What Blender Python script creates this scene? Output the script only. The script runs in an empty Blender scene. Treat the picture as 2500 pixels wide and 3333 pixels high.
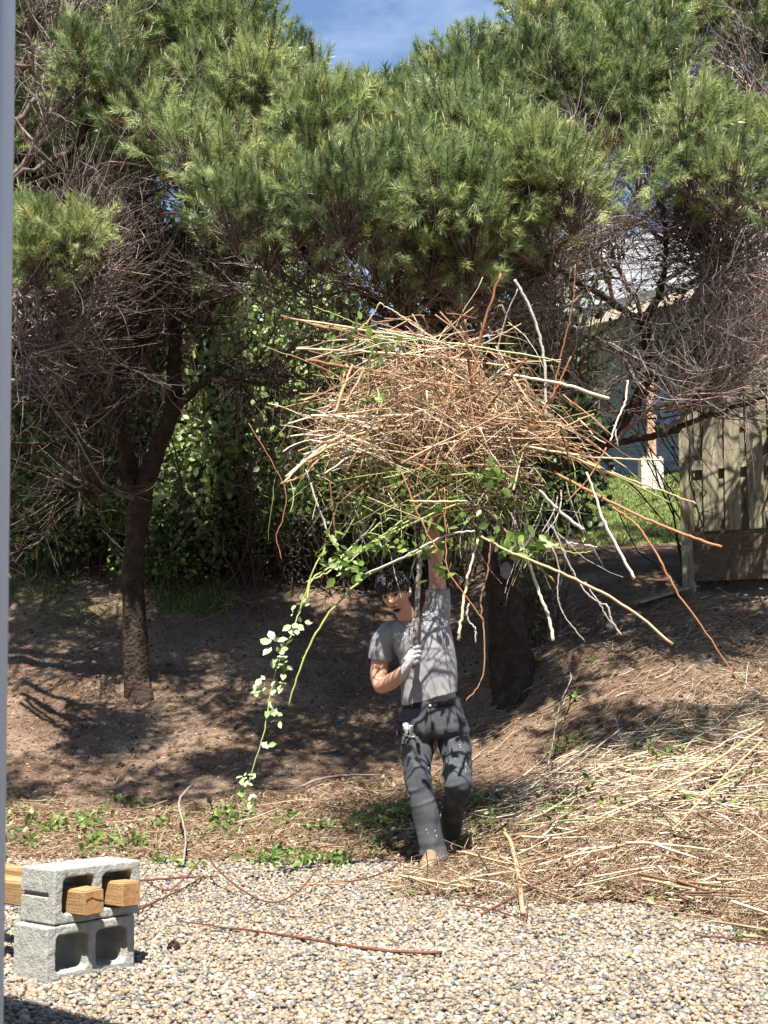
import bpy, bmesh, math
import numpy as np
from mathutils import Vector, Matrix
from mathutils.bvhtree import BVHTree

C = bpy.context.scene
rng = np.random.default_rng(11)

# ------------------------------------------------------------------ camera, sky, sun
F = 4620.0                      # focal length in photo pixels (2500 x 3333)
CAMZ = 1.0
TH = math.atan((2262 - 1666.5) / F)
cd = bpy.data.cameras.new('camera'); cam = bpy.data.objects.new('camera', cd)
C.collection.objects.link(cam); C.camera = cam
cam.location = (0, 0, CAMZ); cam.rotation_euler = (math.pi / 2 + TH, 0, 0)
cd.sensor_fit = 'HORIZONTAL'; cd.sensor_width = 36.0; cd.lens = 36.0 * F / 2500.0
cd.clip_start = 0.05; cd.clip_end = 2000
cd.dof.use_dof = True; cd.dof.focus_distance = 8.6; cd.dof.aperture_fstop = 22.0

SUN_EL, SUN_AZ = math.radians(60), math.radians(3)      # light travels +Y and a little +X
w = bpy.data.worlds.new('World'); C.world = w; w.use_nodes = True
nt = w.node_tree
sky = nt.nodes.new('ShaderNodeTexSky'); sky.sky_type = 'NISHITA'; sky.sun_disc = False
sky.sun_elevation = SUN_EL; sky.sun_rotation = math.pi + SUN_AZ
sky.air_density = 1.0; sky.dust_density = 0.1; sky.ozone_density = 3.0
tcw = nt.nodes.new('ShaderNodeTexCoord'); mpw = nt.nodes.new('ShaderNodeMapping'); mpw.inputs['Scale'].default_value = (2.0, 2.0, 4.5)
nzw = nt.nodes.new('ShaderNodeTexNoise'); nzw.inputs['Scale'].default_value = 2.2; nzw.inputs['Detail'].default_value = 7; nzw.inputs['Roughness'].default_value = .62
rw = nt.nodes.new('ShaderNodeMapRange'); rw.inputs['From Min'].default_value = .46; rw.inputs['From Max'].default_value = .78; rw.inputs['To Max'].default_value = .42
mw = nt.nodes.new('ShaderNodeMixRGB'); mw.inputs[2].default_value = (6.5, 7.4, 8.6, 1)
nt.links.new(tcw.outputs['Generated'], mpw.inputs['Vector']); nt.links.new(mpw.outputs[0], nzw.inputs['Vector']); nt.links.new(nzw.outputs['Fac'], rw.inputs[0])
nt.links.new(rw.outputs[0], mw.inputs[0]); nt.links.new(sky.outputs[0], mw.inputs[1]); nt.links.new(mw.outputs[0], nt.nodes['Background'].inputs[0])
nt.nodes['Background'].inputs[1].default_value = 0.068
sd = bpy.data.lights.new('sun', 'SUN'); sd.energy = 5.0; sd.angle = math.radians(0.55); sd.color = (1.0, 0.95, 0.86)
so = bpy.data.objects.new('sun', sd); C.collection.objects.link(so)
sdir = Vector((math.sin(SUN_AZ) * math.cos(SUN_EL), math.cos(SUN_AZ) * math.cos(SUN_EL), -math.sin(SUN_EL)))
so.rotation_euler = sdir.to_track_quat('-Z', 'Y').to_euler(); so.location = (-2, -6, 14)
C.view_settings.view_transform = 'Standard'; C.view_settings.look = 'None'
C.view_settings.gamma = 1; C.view_settings.exposure = 1.52
C.cycles.max_bounces = 6; C.cycles.diffuse_bounces = 3; C.cycles.glossy_bounces = 2
C.cycles.transmission_bounces = 3; C.cycles.transparent_max_bounces = 6
C.cycles.caustics_reflective = False; C.cycles.caustics_refractive = False

# ------------------------------------------------------------------ helpers
def px(u, v, Y):
    """world point seen at photo pixel (u, v) at distance Y"""
    zc = (1666.5 - v) / F; x = (u - 1250.0) / F
    y = math.cos(TH) - zc * math.sin(TH); z = math.sin(TH) + zc * math.cos(TH)
    return np.array([x / y * Y, Y, CAMZ + z / y * Y])

def d(x, y): return (x * 1.507, y * 1.507)

def hash3(i, j, k, s):
    n = (i * 374761393 + j * 668265263 + k * 2147483647 + s * 974634777) & 0xffffffff
    n = ((n ^ (n >> 13)) * 1274126177) & 0xffffffff
    n = n ^ (n >> 16)
    return (n & 0xffff) / 65535.0

def noise(p, f=1.0, s=0):
    """value noise in -1..1, p (...,3)"""
    q = np.asarray(p) * f
    i = np.floor(q).astype(np.int64); t = q - i; t = t * t * (3 - 2 * t)
    r = 0
    for a in (0, 1):
        for b in (0, 1):
            for c in (0, 1):
                wgt = (t[..., 0] if a else 1 - t[..., 0]) * (t[..., 1] if b else 1 - t[..., 1]) * (t[..., 2] if c else 1 - t[..., 2])
                r = r + wgt * hash3(i[..., 0] + a, i[..., 1] + b, i[..., 2] + c, s)
    return r * 2 - 1

def fbm(p, f=1.0, o=4, s=0):
    r = 0; a = 1
    for k in range(o):
        r = r + a * noise(p, f, s + k); f *= 2.03; a *= 0.5
    return r

def nrm(a):
    return a / np.maximum(np.linalg.norm(a, axis=-1, keepdims=True), 1e-9)

ROOT = {}
def rootloc(o):
    r = np.zeros(3)
    while o is not None:
        r = r + np.array(o.location); o = o.parent
    return r

def tag(o, label=None, cat=None, group=None, kind=None):
    if label: o['label'] = label
    if cat: o['category'] = cat
    if group: o['group'] = group
    if kind: o['kind'] = kind
    return o

def empty(name, loc, label=None, cat=None, group=None):
    o = bpy.data.objects.new(name, None); C.collection.objects.link(o)
    o.location = tuple(float(a) for a in loc); o.empty_display_size = 0.1
    return tag(o, label, cat, group)

class Acc:
    def __init__(s): s.v = []; s.f = []; s.a = []; s.n = 0; s.mi = []
    def add(s, verts, faces, var=0.5, mi=0):
        verts = np.asarray(verts, dtype=np.float64).reshape(-1, 3)
        if not isinstance(faces, list): faces = [faces]
        s.v.append(verts)
        s.a.append(np.broadcast_to(np.asarray(var, dtype=np.float64), (len(verts),)).copy() if np.ndim(var) < 2 else var)
        for fa in faces:
            fa = np.asarray(fa, dtype=np.int64) + s.n
            s.f.append(fa); s.mi.append(np.full(len(fa), mi))
        s.n += len(verts)
    def build(s, name, mats, parent=None, smooth=True, origin=None):
        V = np.concatenate(s.v); A = np.concatenate(s.a)
        off = rootloc(parent) if parent is not None else np.zeros(3)
        loc = None
        if parent is None and origin is not None:
            off = np.array(origin); loc = off
        me = bpy.data.meshes.new(name)
        me.vertices.add(len(V)); me.vertices.foreach_set('co', (V - off).astype(np.float32).ravel())
        nl = sum(f.size for f in s.f); npoly = sum(len(f) for f in s.f)
        me.loops.add(nl); me.loops.foreach_set('vertex_index', np.concatenate([f.ravel() for f in s.f]).astype(np.int32))
        tot = np.concatenate([np.full(len(f), f.shape[1]) for f in s.f])
        st = np.concatenate([[0], np.cumsum(tot)[:-1]])
        me.polygons.add(npoly); me.polygons.foreach_set('loop_start', st.astype(np.int32))
        try: me.polygons.foreach_set('loop_total', tot.astype(np.int32))
        except Exception: pass
        me.polygons.foreach_set('use_smooth', np.full(npoly, smooth))
        if not isinstance(mats, (list, tuple)): mats = [mats]
        for m in mats: me.materials.append(m)
        if len(mats) > 1: me.polygons.foreach_set('material_index', np.concatenate(s.mi).astype(np.int32))
        at = me.attributes.new('var', 'FLOAT', 'POINT'); at.data.foreach_set('value', A.astype(np.float32))
        me.update(calc_edges=True); me.validate()
        o = bpy.data.objects.new(name, me); C.collection.objects.link(o)
        if parent is not None: o.parent = parent
        if loc is not None: o.location = tuple(loc)
        return o

def tubes(P, R, S=4):
    P = np.asarray(P, float); R = np.asarray(R, float)
    N, K, _ = P.shape
    R = np.broadcast_to(R, (N, K))
    T = nrm(np.gradient(P, axis=1))
    ref = np.where(np.abs(T[..., 2:3]) > 0.85, np.array([1., 0, 0]), np.array([0, 0, 1.]))
    # one reference per tube keeps the tube from twisting
    ref = np.broadcast_to(ref[:, :1], T.shape)
    U = nrm(np.cross(T, ref)); W = np.cross(T, U)
    an = np.arange(S) * 2 * math.pi / S
    ring = U[:, :, None, :] * np.cos(an)[None, None, :, None] + W[:, :, None, :] * np.sin(an)[None, None, :, None]
    V = P[:, :, None, :] + ring * R[:, :, None, None]
    base = (np.arange(N)[:, None, None] * K * S + np.arange(K - 1)[None, :, None] * S)
    j = np.arange(S)[None, None, :]; j2 = (j + 1) % S
    a = base + j; b = base + j2
    Fq = np.stack([a, b, b + S, a + S], -1).reshape(-1, 4)
    return V.reshape(-1, 3), Fq

def tube_caps(N, K, S):
    a = np.arange(N)[:, None] * K * S + np.arange(S)[None, ::-1]
    b = np.arange(N)[:, None] * K * S + (K - 1) * S + np.arange(S)[None, :]
    return np.concatenate([a, b])

def resample(pts, n, jitter=0.0, r=None):
    """Catmull-Rom style smooth resample of a polyline"""
    pts = np.asarray(pts, float)
    if len(pts) > 2:
        P = np.vstack([2 * pts[0] - pts[1], pts, 2 * pts[-1] - pts[-2]])
        out = []
        m = len(pts) - 1
        for k in range(n):
            s = k / (n - 1) * m; i = min(int(s), m - 1); t = s - i
            p0, p1, p2, p3 = P[i], P[i + 1], P[i + 2], P[i + 3]
            out.append(0.5 * ((2 * p1) + (-p0 + p2) * t + (2 * p0 - 5 * p1 + 4 * p2 - p3) * t * t + (-p0 + 3 * p1 - 3 * p2 + p3) * t ** 3))
        out = np.array(out)
    else:
        t = np.linspace(0, 1, n)[:, None]; out = pts[0] * (1 - t) + pts[1] * t
    if jitter:
        j = rng.normal(0, jitter, out.shape); j[0] = 0; j[-1] = 0
        out = out + j
    return out

def interp_r(rs, n): return np.interp(np.linspace(0, 1, n), np.linspace(0, 1, len(rs)), rs)

def box(acc, c, sx, sy, sz, rot=None, var=0.5, mi=0, bevel=0.0):
    """box with chamfered vertical and horizontal edges, centre c, rot 3x3"""
    bm = bmesh.new(); bmesh.ops.create_cube(bm, size=1.0)
    for v in bm.verts: v.co = Vector((v.co.x * sx, v.co.y * sy, v.co.z * sz))
    if bevel: bmesh.ops.bevel(bm, geom=bm.edges[:], offset=bevel, segments=2, affect='EDGES')
    bmto(acc, bm, c, rot, var, mi)

def bmto(acc, bm, c=(0, 0, 0), rot=None, var=0.5, mi=0):
    bm.verts.index_update()
    V = np.array([v.co[:] for v in bm.verts])
    if rot is not None: V = V @ np.asarray(rot).T
    V = V + np.asarray(c)
    by = {}
    for f in bm.faces: by.setdefault(len(f.verts), []).append([v.index for v in f.verts])
    acc.add(V, [np.array(x) for x in by.values()], var, mi); bm.free()

def rotz(a):
    c, s = math.cos(a), math.sin(a); return np.array([[c, -s, 0], [s, c, 0], [0, 0, 1.]])

def frames(D, roll=None):
    """rotation matrices (N,3,3) whose columns are x,y,z with z along D"""
    D = nrm(D); n = len(D)
    ref = np.where(np.abs(D[:, 2:3]) > 0.9, np.array([1., 0, 0]), np.array([0, 0, 1.]))
    X = nrm(np.cross(ref, D)); Yv = np.cross(D, X)
    if roll is None: roll = rng.uniform(0, 2 * math.pi, n)
    c = np.cos(roll)[:, None]; s = np.sin(roll)[:, None]
    X2 = X * c + Yv * s; Y2 = -X * s + Yv * c
    return np.stack([X2, Y2, D], -1)

def scatter(acc, tv, tf, pos, M, scale, var, mi=0, tvar=None):
    """instance a template (verts, faces) with N transforms, realised"""
    N = len(pos); tv = np.asarray(tv)
    sc = np.asarray(scale, float)
    if sc.ndim == 1: L = tv[None] * sc[:, None, None]
    else: L = tv[None] * sc[:, None, :]
    V = np.einsum('nij,nkj->nki', M, L) + pos[:, None, :]
    off = (np.arange(N) * len(tv))
    fl = [(np.asarray(f)[None] + off[:, None, None]).reshape(-1, np.asarray(f).shape[1]) for f in (tf if isinstance(tf, list) else [tf])]
    va = np.repeat(np.asarray(var), len(tv))
    if tvar is not None: va = np.clip(va + np.tile(tvar, N), 0, 1)
    acc.add(V.reshape(-1, 3), fl, va, mi)

# ------------------------------------------------------------------ materials
def newmat(name):
    m = bpy.data.materials.new(name); m.use_nodes = True
    return m, m.node_tree, m.node_tree.nodes['Principled BSDF']

def N(t, kind, **kw):
    n = t.nodes.new(kind)
    for k, v in kw.items(): setattr(n, k, v)
    return n

def ramp(t, stops):
    r = t.nodes.new('ShaderNodeValToRGB'); e = r.color_ramp.elements
    while len(e) < len(stops): e.new(0.5)
    for el, (p, c) in zip(e, stops): el.position = p; el.color = (*c, 1)
    return r

def var_mat(name, stops, rough=0.8, transl=0.0, bump=0.0, bscale=60, noisy=0.25, nscale=25, spec=0.3):
    """colour picked along a ramp by the mesh's own 'var' value, mottled by noise"""
    m, t, b = newmat(name)
    at = N(t, 'ShaderNodeAttribute', attribute_name='var')
    tc = N(t, 'ShaderNodeTexCoord')
    nz = N(t, 'ShaderNodeTexNoise'); nz.inputs['Scale'].default_value = nscale; nz.inputs['Detail'].default_value = 4
    t.links.new(tc.outputs['Object'], nz.inputs['Vector'])
    ad = N(t, 'ShaderNodeMath', operation='MULTIPLY_ADD'); ad.inputs[1].default_value = noisy
    t.links.new(nz.outputs['Fac'], ad.inputs[0])
    sb = N(t, 'ShaderNodeMath', operation='SUBTRACT'); sb.inputs[1].default_value = noisy * 0.5
    t.links.new(at.outputs['Fac'], sb.inputs[0]); t.links.new(sb.outputs[0], ad.inputs[2])
    r = ramp(t, stops); t.links.new(ad.outputs[0], r.inputs[0])
    t.links.new(r.outputs[0], b.inputs['Base Color'])
    b.inputs['Roughness'].default_value = rough; b.inputs['Specular IOR Level'].default_value = spec
    if bump:
        bn = N(t, 'ShaderNodeTexNoise'); bn.inputs['Scale'].default_value = bscale; bn.inputs['Detail'].default_value = 5
        t.links.new(tc.outputs['Object'], bn.inputs['Vector'])
        bu = N(t, 'ShaderNodeBump'); bu.inputs['Strength'].default_value = 1; bu.inputs['Distance'].default_value = bump
        t.links.new(bn.outputs['Fac'], bu.inputs['Height']); t.links.new(bu.outputs[0], b.inputs['Normal'])
    if transl:
        tr = N(t, 'ShaderNodeBsdfTranslucent'); mx = N(t, 'ShaderNodeMixShader'); mx.inputs[0].default_value = transl
        t.links.new(r.outputs[0], tr.inputs['Color'])
        out = t.nodes['Material Output']
        t.links.new(b.outputs[0], mx.inputs[1]); t.links.new(tr.outputs[0], mx.inputs[2]); t.links.new(mx.outputs[0], out.inputs['Surface'])
    return m

M = {}
M['needle'] = var_mat('pine_needles', [(0, (.10, .045, .012)), (.06, (.11, .075, .02)), (.10, (.075, .115, .045)), (.38, (.235, .32, .13)), (.7, (.45, .51, .21)), (1, (.60, .57, .30))], rough=.38, transl=.35, noisy=.1, nscale=3, spec=.6)
M['candle'] = var_mat('pine_candle', [(0, (.15, .19, .07)), (.6, (.27, .29, .12)), (1, (.36, .30, .18))], rough=.7)
M['bark'] = var_mat('bark', [(0, (.018, .012, .009)), (.5, (.065, .046, .036)), (1, (.16, .125, .10))], rough=.95, bump=.05, bscale=34, noisy=.9, nscale=14, spec=.1)
M['twig'] = var_mat('dead_twig', [(0, (.06, .04, .032)), (.4, (.15, .112, .096)), (.75, (.30, .24, .215)), (1, (.48, .43, .40))], rough=.9, noisy=.3, nscale=8, spec=.1)
M['leaf'] = var_mat('leaf', [(0, (.09, .055, .02)), (.12, (.028, .048, .012)), (.5, (.085, .145, .030)), (.8, (.19, .29, .065)), (1, (.36, .44, .20))], rough=.45, transl=.3, noisy=.15, nscale=9, spec=.45)
M['palleaf'] = var_mat('pale_bramble_leaf', [(0, (.12, .22, .05)), (.5, (.30, .40, .17)), (1, (.50, .56, .36))], rough=.6, transl=.2, noisy=.2, nscale=20)
M['stalk'] = var_mat('dry_stalk', [(0, (.08, .030, .020)), (.22, (.20, .095, .052)), (.45, (.36, .22, .12)), (.72, (.52, .40, .25)), (1, (.64, .58, .47))], rough=.75, noisy=.22, nscale=30, spec=.3)
M['redcane'] = var_mat('red_cane', [(0, (.05, .022, .017)), (.5, (.125, .048, .030)), (1, (.34, .155, .075))], rough=.6, noisy=.5, nscale=22)
M['greencane'] = var_mat('green_cane', [(0, (.10, .085, .03)), (.35, (.20, .21, .07)), (.6, (.30, .36, .12)), (1, (.52, .56, .34))], rough=.6, noisy=.4, nscale=22)
M['graystick'] = var_mat('gray_stick', [(0, (.09, .075, .06)), (.5, (.24, .205, .175)), (1, (.44, .40, .36))], rough=.8, noisy=.7, nscale=30, bump=.004, bscale=90)
M['litter'] = var_mat('dry_litter', [(0, (.07, .042, .028)), (.3, (.21, .125, .075)), (.65, (.38, .29, .19)), (1, (.58, .52, .42))], rough=.9, noisy=.2, nscale=10, spec=.15)
M['grass'] = var_mat('grass_blade', [(0, (.16, .13, .06)), (.3, (.08, .11, .025)), (.7, (.20, .27, .07)), (1, (.36, .38, .16))], rough=.6, transl=.3, noisy=.3, nscale=2)
M['pebble'] = var_mat('pebble', [(0, (.06, .062, .068)), (.18, (.15, .145, .14)), (.34, (.21, .19, .165)), (.42, (.29, .19, .10)), (.55, (.20, .17, .135)), (.72, (.28, .225, .16)), (.88, (.33, .285, .225)), (1, (.48, .455, .41))], rough=.65, noisy=.16, nscale=60, spec=.35, bump=.001, bscale=200)
for q in ('pebble',):
    for n_ in M[q].node_tree.nodes:
        if n_.type == 'VALTORGB': n_.color_ramp.interpolation = 'LINEAR'

M['clod'] = var_mat('soil_clod', [(0, (.06, .04, .03)), (.6, (.18, .12, .085)), (1, (.34, .27, .2))], rough=.95, noisy=.3, nscale=40, bump=.004, bscale=160, spec=.1)
def ground_mat():
    m, t, b = newmat('dirt')
    tc = N(t, 'ShaderNodeTexCoord'); at = N(t, 'ShaderNodeAttribute', attribute_name='var')
    n1 = N(t, 'ShaderNodeTexNoise'); n1.inputs['Scale'].default_value = 1.3; n1.inputs['Detail'].default_value = 8; n1.inputs['Roughness'].default_value = .65
    n2 = N(t, 'ShaderNodeTexNoise'); n2.inputs['Scale'].default_value = 38; n2.inputs['Detail'].default_value = 6; n2.inputs['Roughness'].default_value = .7
    for n_ in (n1, n2): t.links.new(tc.outputs['Object'], n_.inputs['Vector'])
    r1 = ramp(t, [(.3, (.11, .073, .052)), (.47, (.205, .138, .098)), (.6, (.30, .215, .155)), (.75, (.37, .28, .20))])
    t.links.new(n1.outputs['Fac'], r1.inputs[0])
    r2 = ramp(t, [(.3, (.45, .42, .4)), (.5, (1, 1, 1)), (.68, (1.25, 1.22, 1.2))]); t.links.new(n2.outputs['Fac'], r2.inputs[0])
    mx = N(t, 'ShaderNodeMixRGB', blend_type='MULTIPLY'); mx.inputs[0].default_value = 1
    t.links.new(r1.outputs[0], mx.inputs[1]); t.links.new(r2.outputs[0], mx.inputs[2])
    gr = N(t, 'ShaderNodeMixRGB'); gr.inputs[2].default_value = (.10, .15, .035, 1)
    t.links.new(at.outputs['Fac'], gr.inputs[0]); t.links.new(mx.outputs[0], gr.inputs[1]); t.links.new(gr.outputs[0], b.inputs['Base Color'])
    b.inputs['Roughness'].default_value = .95; b.inputs['Specular IOR Level'].default_value = .1
    bu = N(t, 'ShaderNodeBump'); bu.inputs['Distance'].default_value = .045; t.links.new(n2.outputs['Fac'], bu.inputs['Height']); t.links.new(bu.outputs[0], b.inputs['Normal'])
    return m
M['dirt'] = ground_mat()

def simple_mat(name, c1, c2, scale=20, rough=.8, bump=.002, bscale=120, spec=.3, stretch=None, c3=None):
    m, t, b = newmat(name)
    tc = N(t, 'ShaderNodeTexCoord'); mp = N(t, 'ShaderNodeMapping')
    if stretch: mp.inputs['Scale'].default_value = stretch
    t.links.new(tc.outputs['Object'], mp.inputs['Vector'])
    nz = N(t, 'ShaderNodeTexNoise'); nz.inputs['Scale'].default_value = scale; nz.inputs['Detail'].default_value = 7; nz.inputs['Roughness'].default_value = .65
    t.links.new(mp.outputs[0], nz.inputs['Vector'])
    st = [(.3, c1), (.7, c2)] if c3 is None else [(.3, c1), (.5, c2), (.72, c3)]
    r = ramp(t, st); t.links.new(nz.outputs['Fac'], r.inputs[0]); t.links.new(r.outputs[0], b.inputs['Base Color'])
    b.inputs['Roughness'].default_value = rough; b.inputs['Specular IOR Level'].default_value = spec
    if bump:
        n2 = N(t, 'ShaderNodeTexNoise'); n2.inputs['Scale'].default_value = bscale; n2.inputs['Detail'].default_value = 5
        t.links.new(mp.outputs[0], n2.inputs['Vector'])
        bu = N(t, 'ShaderNodeBump'); bu.inputs['Distance'].default_value = bump; t.links.new(n2.outputs['Fac'], bu.inputs['Height']); t.links.new(bu.outputs[0], b.inputs['Normal'])
    return m
M['gravelbed'] = simple_mat('gravel_bed', (.12, .10, .08), (.34, .29, .23), 60, .95, .01, 90)
M['block'] = simple_mat('concrete_block', (.24, .24, .218), (.31, .31, .285), 30, .95, .004, 160, .15, c3=(.37, .37, .34))
M['timber'] = simple_mat('new_timber', (.20, .10, .045), (.31, .17, .08), 16, .75, .002, 90, .2, c3=(.46, .27, .12))
M['timberside'] = simple_mat('timber_side', (.25, .145, .065), (.40, .26, .13), 9, .75, .002, 60, .2, stretch=(1, 1, 9))
M['darkslot'] = simple_mat('incision', (.08, .04, .02), (.16, .08, .04), 60)
M['fence'] = simple_mat('weathered_board', (.11, .095, .062), (.24, .215, .15), 7, .9, .003, 60, .15, stretch=(5, 5, .6), c3=(.38, .35, .26))
M['kick'] = simple_mat('kick_board', (.07, .05, .034), (.12, .09, .064), 7, .9, .003, 60, .15, stretch=(.8, 5, 6), c3=(.18, .14, .10))
M['post'] = simple_mat('painted_trim', (.66, .70, .78), (.74, .78, .86), 3, .5, .0005, 40, .4)
M['siding'] = simple_mat('siding', (.27, .31, .35), (.34, .38, .42), 2, .7, 0, 40, .2)
M['roof'] = simple_mat('roofing', (.16, .165, .18), (.30, .31, .33), 14, .8, .004, 60, .2)
M['fascia'] = simple_mat('fascia', (.42, .33, .24), (.60, .50, .40), 10, .8, 0, 60, .2)
M['glass'] = simple_mat('window_glass', (.12, .22, .45), (.25, .38, .62), 2, .1, 0, 60, .6)
M['concrete'] = simple_mat('pier_concrete', (.45, .40, .32), (.62, .58, .50), 20, .9, .004, 80, .1)
M['porchwood'] = simple_mat('porch_post_wood', (.40, .22, .13), (.55, .36, .25), 12, .8, .002, 60, .2)
M['shirt'] = simple_mat('grey_shirt', (.225, .225, .237), (.29, .29, .302), 30, .95, .0012, 260, .1)
M['jeans'] = simple_mat('dark_trousers', (.034, .037, .043), (.058, .062, .069), 9, .9, .0015, 220, .15, c3=(.085, .088, .094))
M['glove'] = simple_mat('knit_glove', (.30, .30, .31), (.46, .46, .46), 40, .9, .001, 300, .15)
M['boot'] = simple_mat('boot_leather', (.16, .105, .065), (.28, .20, .13), 24, .7, .002, 90, .3)
M['hair'] = var_mat('dark_hair', [(0, (.008, .006, .006)), (1, (.035, .026, .022))], rough=.42, noisy=.2, spec=.5)
M['white'] = simple_mat('white_print', (.62, .62, .62), (.75, .75, .75), 30, .8, 0)
M['lining'] = simple_mat('pocket_lining', (.30, .42, .50), (.62, .62, .56), 18, .9, .001, 100)
M['eye'] = simple_mat('eye', (.03, .02, .015), (.05, .03, .02), 30, .2, 0)
M['metal'] = simple_mat('button_metal', (.5, .48, .42), (.6, .58, .52), 30, .35, 0)
M['belt'] = simple_mat('black_waistband', (.008, .008, .010), (.016, .016, .019), 30, .8, .001, 100)
M['stone'] = simple_mat('stone', (.25, .23, .20), (.40, .37, .33), 30, .9, .004, 80)
M['cut'] = simple_mat('sawn_wood', (.14, .115, .095), (.27, .235, .20), 25, .9, .002, 80)
M['skin'] = var_mat('skin', [(0, (.020, .012, .010)), (.25, (.16, .075, .052)), (.5, (.42, .215, .145)), (.75, (.50, .27, .19)), (1, (.60, .36, .27))], rough=.5, noisy=.06, nscale=30, spec=.4)

# ------------------------------------------------------------------ terrain
LP = np.array([(-60, -.05), (8.45, -.05), (8.75, .0), (9.3, .118), (10, .27), (10.7, .45), (12, 1.0), (13, 1.6), (14, 2.2), (16, 2.8), (20, 3.8), (30, 5), (140, 9)])
RP = np.array([(-60, -.05), (6.5, -.05), (6.8, .0), (7.4, .06), (8, .15), (9, .40), (10, .74), (11, 1.2), (12.5, 1.93), (14, 2.35), (17, 3.15), (19, 3.95), (22, 4.5), (30, 6), (140, 10)])
def base_ground(x, y):
    x = np.asarray(x, float); y = np.asarray(y, float)
    def prof(P):
        r = 0
        for o in (-.35, -.15, 0, .15, .35): r = r + np.interp(y + o, P[:, 0], P[:, 1])
        return r / 5
    s = np.clip((x / np.maximum(y, 3.0) + .02) / .24, 0, 1); s = s * s * (3 - 2 * s)
    return prof(LP) * (1 - s) + prof(RP) * s
def gz(x, y):
    z = base_ground(x, y)
    p = np.stack([np.asarray(x, float), np.asarray(y, float), np.zeros_like(np.asarray(x, float))], -1)
    k = np.clip(z * 3 + .15, 0, 1)
    return z + k * (.04 * fbm(p, 1.1, 3, 5) + .02 * fbm(p, 5, 3, 9))
xs = np.concatenate([np.linspace(-120, -8, 24), np.arange(-7.6, -3.2, .2), np.arange(-3.2, 4.6, .045), np.arange(4.6, 8, .2), np.linspace(8.4, 120, 24)])
ys = np.concatenate([np.linspace(-60, 5, 20), np.arange(5.3, 15.5, .05), np.arange(15.6, 24, .15), np.linspace(24.5, 160, 30)])
XX, YY = np.meshgrid(xs, ys)
ZZ = gz(XX, YY)
PP = np.stack([XX, YY, 0 * XX], -1)
gmask = np.clip((YY - 14.3 + 1.2 * noise(PP, .6, 3)) * 1.2, 0, 1)
gmask = np.maximum(gmask, np.clip(1 - np.hypot((XX + 2.9) / .9, (YY - 13.3) / .7), 0, 1) * .35)
gmask = np.clip(gmask, 0, .95)
ni, nj = XX.shape
idx = np.arange(ni * nj).reshape(ni, nj)
fq = np.stack([idx[:-1, :-1], idx[:-1, 1:], idx[1:, 1:], idx[1:, :-1]], -1).reshape(-1, 4)
a = Acc(); a.add(np.stack([XX, YY, ZZ], -1), fq, gmask.ravel())
tag(a.build('ground', M['dirt']), kind='structure')
# gravel yard sheet
a = Acc(); gx, gy = np.meshgrid(np.linspace(-9, 9, 120), np.linspace(-6, 8.9, 120)); gzz = 0.004 * fbm(np.stack([gx, gy, gx * 0], -1), 3, 2, 2)
idx = np.arange(120 * 120).reshape(120, 120)
a.add(np.stack([gx, gy, gzz], -1), np.stack([idx[:-1, :-1], idx[:-1, 1:], idx[1:, 1:], idx[1:, :-1]], -1).reshape(-1, 4))
tag(a.build('gravel_yard', M['gravelbed']), kind='structure')

def ico(sub):
    bm = bmesh.new(); bmesh.ops.create_icosphere(bm, subdivisions=sub, radius=1)
    bm.verts.index_update()
    V = np.array([v.co[:] for v in bm.verts]); Fc = np.array([[v.index for v in f.verts] for f in bm.faces]); bm.free(); return V, Fc
# pebbles
iv, ifc = ico(2)
a = Acc()
def pebbles(n, y0, y1, lo, hi, v_, f_):
    y = np.sqrt(rng.uniform(y0 ** 2, y1 ** 2, n)); x = rng.uniform(-.31, .31, n) * y
    s = rng.uniform(0, 1, n) ** 1.6 * (hi - lo) + lo
    pos = np.stack([x, y, .002 + s * .25 + rng.uniform(0, .012, n)], -1)
    keep = base_ground(x, y) < .02 + rng.uniform(-.015, .02, n)
    pos = pos[keep]; s = s[keep]; n = len(pos)
    D = nrm(np.stack([rng.normal(0, .35, n), rng.normal(0, .35, n), np.ones(n)], -1))
    Mx = frames(D)
    sc = np.stack([s * rng.uniform(.9, 1.45, n), s * rng.uniform(.75, 1.05, n), s * rng.uniform(.45, .75, n)], -1)
    for k in range(4):
        vv = v_ * (1 + .16 * noise(v_, 1.3, 40 + k)[:, None])
        m = slice(k, None, 4)
        scatter(a, vv, f_, pos[m], Mx[m], sc[m], np.clip(rng.beta(1.3, 1.1, len(pos[m])), 0, 1))
iv1, if1 = ico(1)
pebbles(25000, 3.9, 5.8, .0055, .0145, iv1, if1)
pebbles(40000, 5.6, 8.95, .0062, .0150, iv1, if1)
tag(a.build('pebbles', M['pebble']), 'rounded cream, tan and grey river pebbles spread over the yard', 'gravel', kind='stuff')

# ------------------------------------------------------------------ porch the picture is taken from
a = Acc()
pt = px(30, 1666, 1.5)
bm = bmesh.new(); bmesh.ops.create_cube(bm, size=1)
for v in bm.verts:
    v.co = Vector((v.co.x * .20, v.co.y * .09, v.co.z * 3.3)); v.co.x -= (v.co.z + .4) * .022
bmesh.ops.bevel(bm, geom=bm.edges[:], offset=.004, segments=2, affect='EDGES')
xr = px(34, 1666, 1.545)[0]
bmto(a, bm, (xr - .10, 1.5, 1.6)); 
o = a.build('porch_post', M['post'], origin=(xr - .1, 1.5, 0)); tag(o, 'pale grey painted post at the left edge of the picture, close by', 'post')
a = Acc()   # unseen roof, oblique edge shaped to shade the post and the gravel bottom left
rp = np.array([(-4.3, 5.95), (.62, 1.36), (3.6, -1.4), (3.6, -6), (-8, -6), (-8, 5.95)]) ; rp[:,0] -= 0.03
t0 = np.column_stack([rp, np.full(6, 3.2)]); t1 = t0 + [0, 0, .16]
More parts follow.
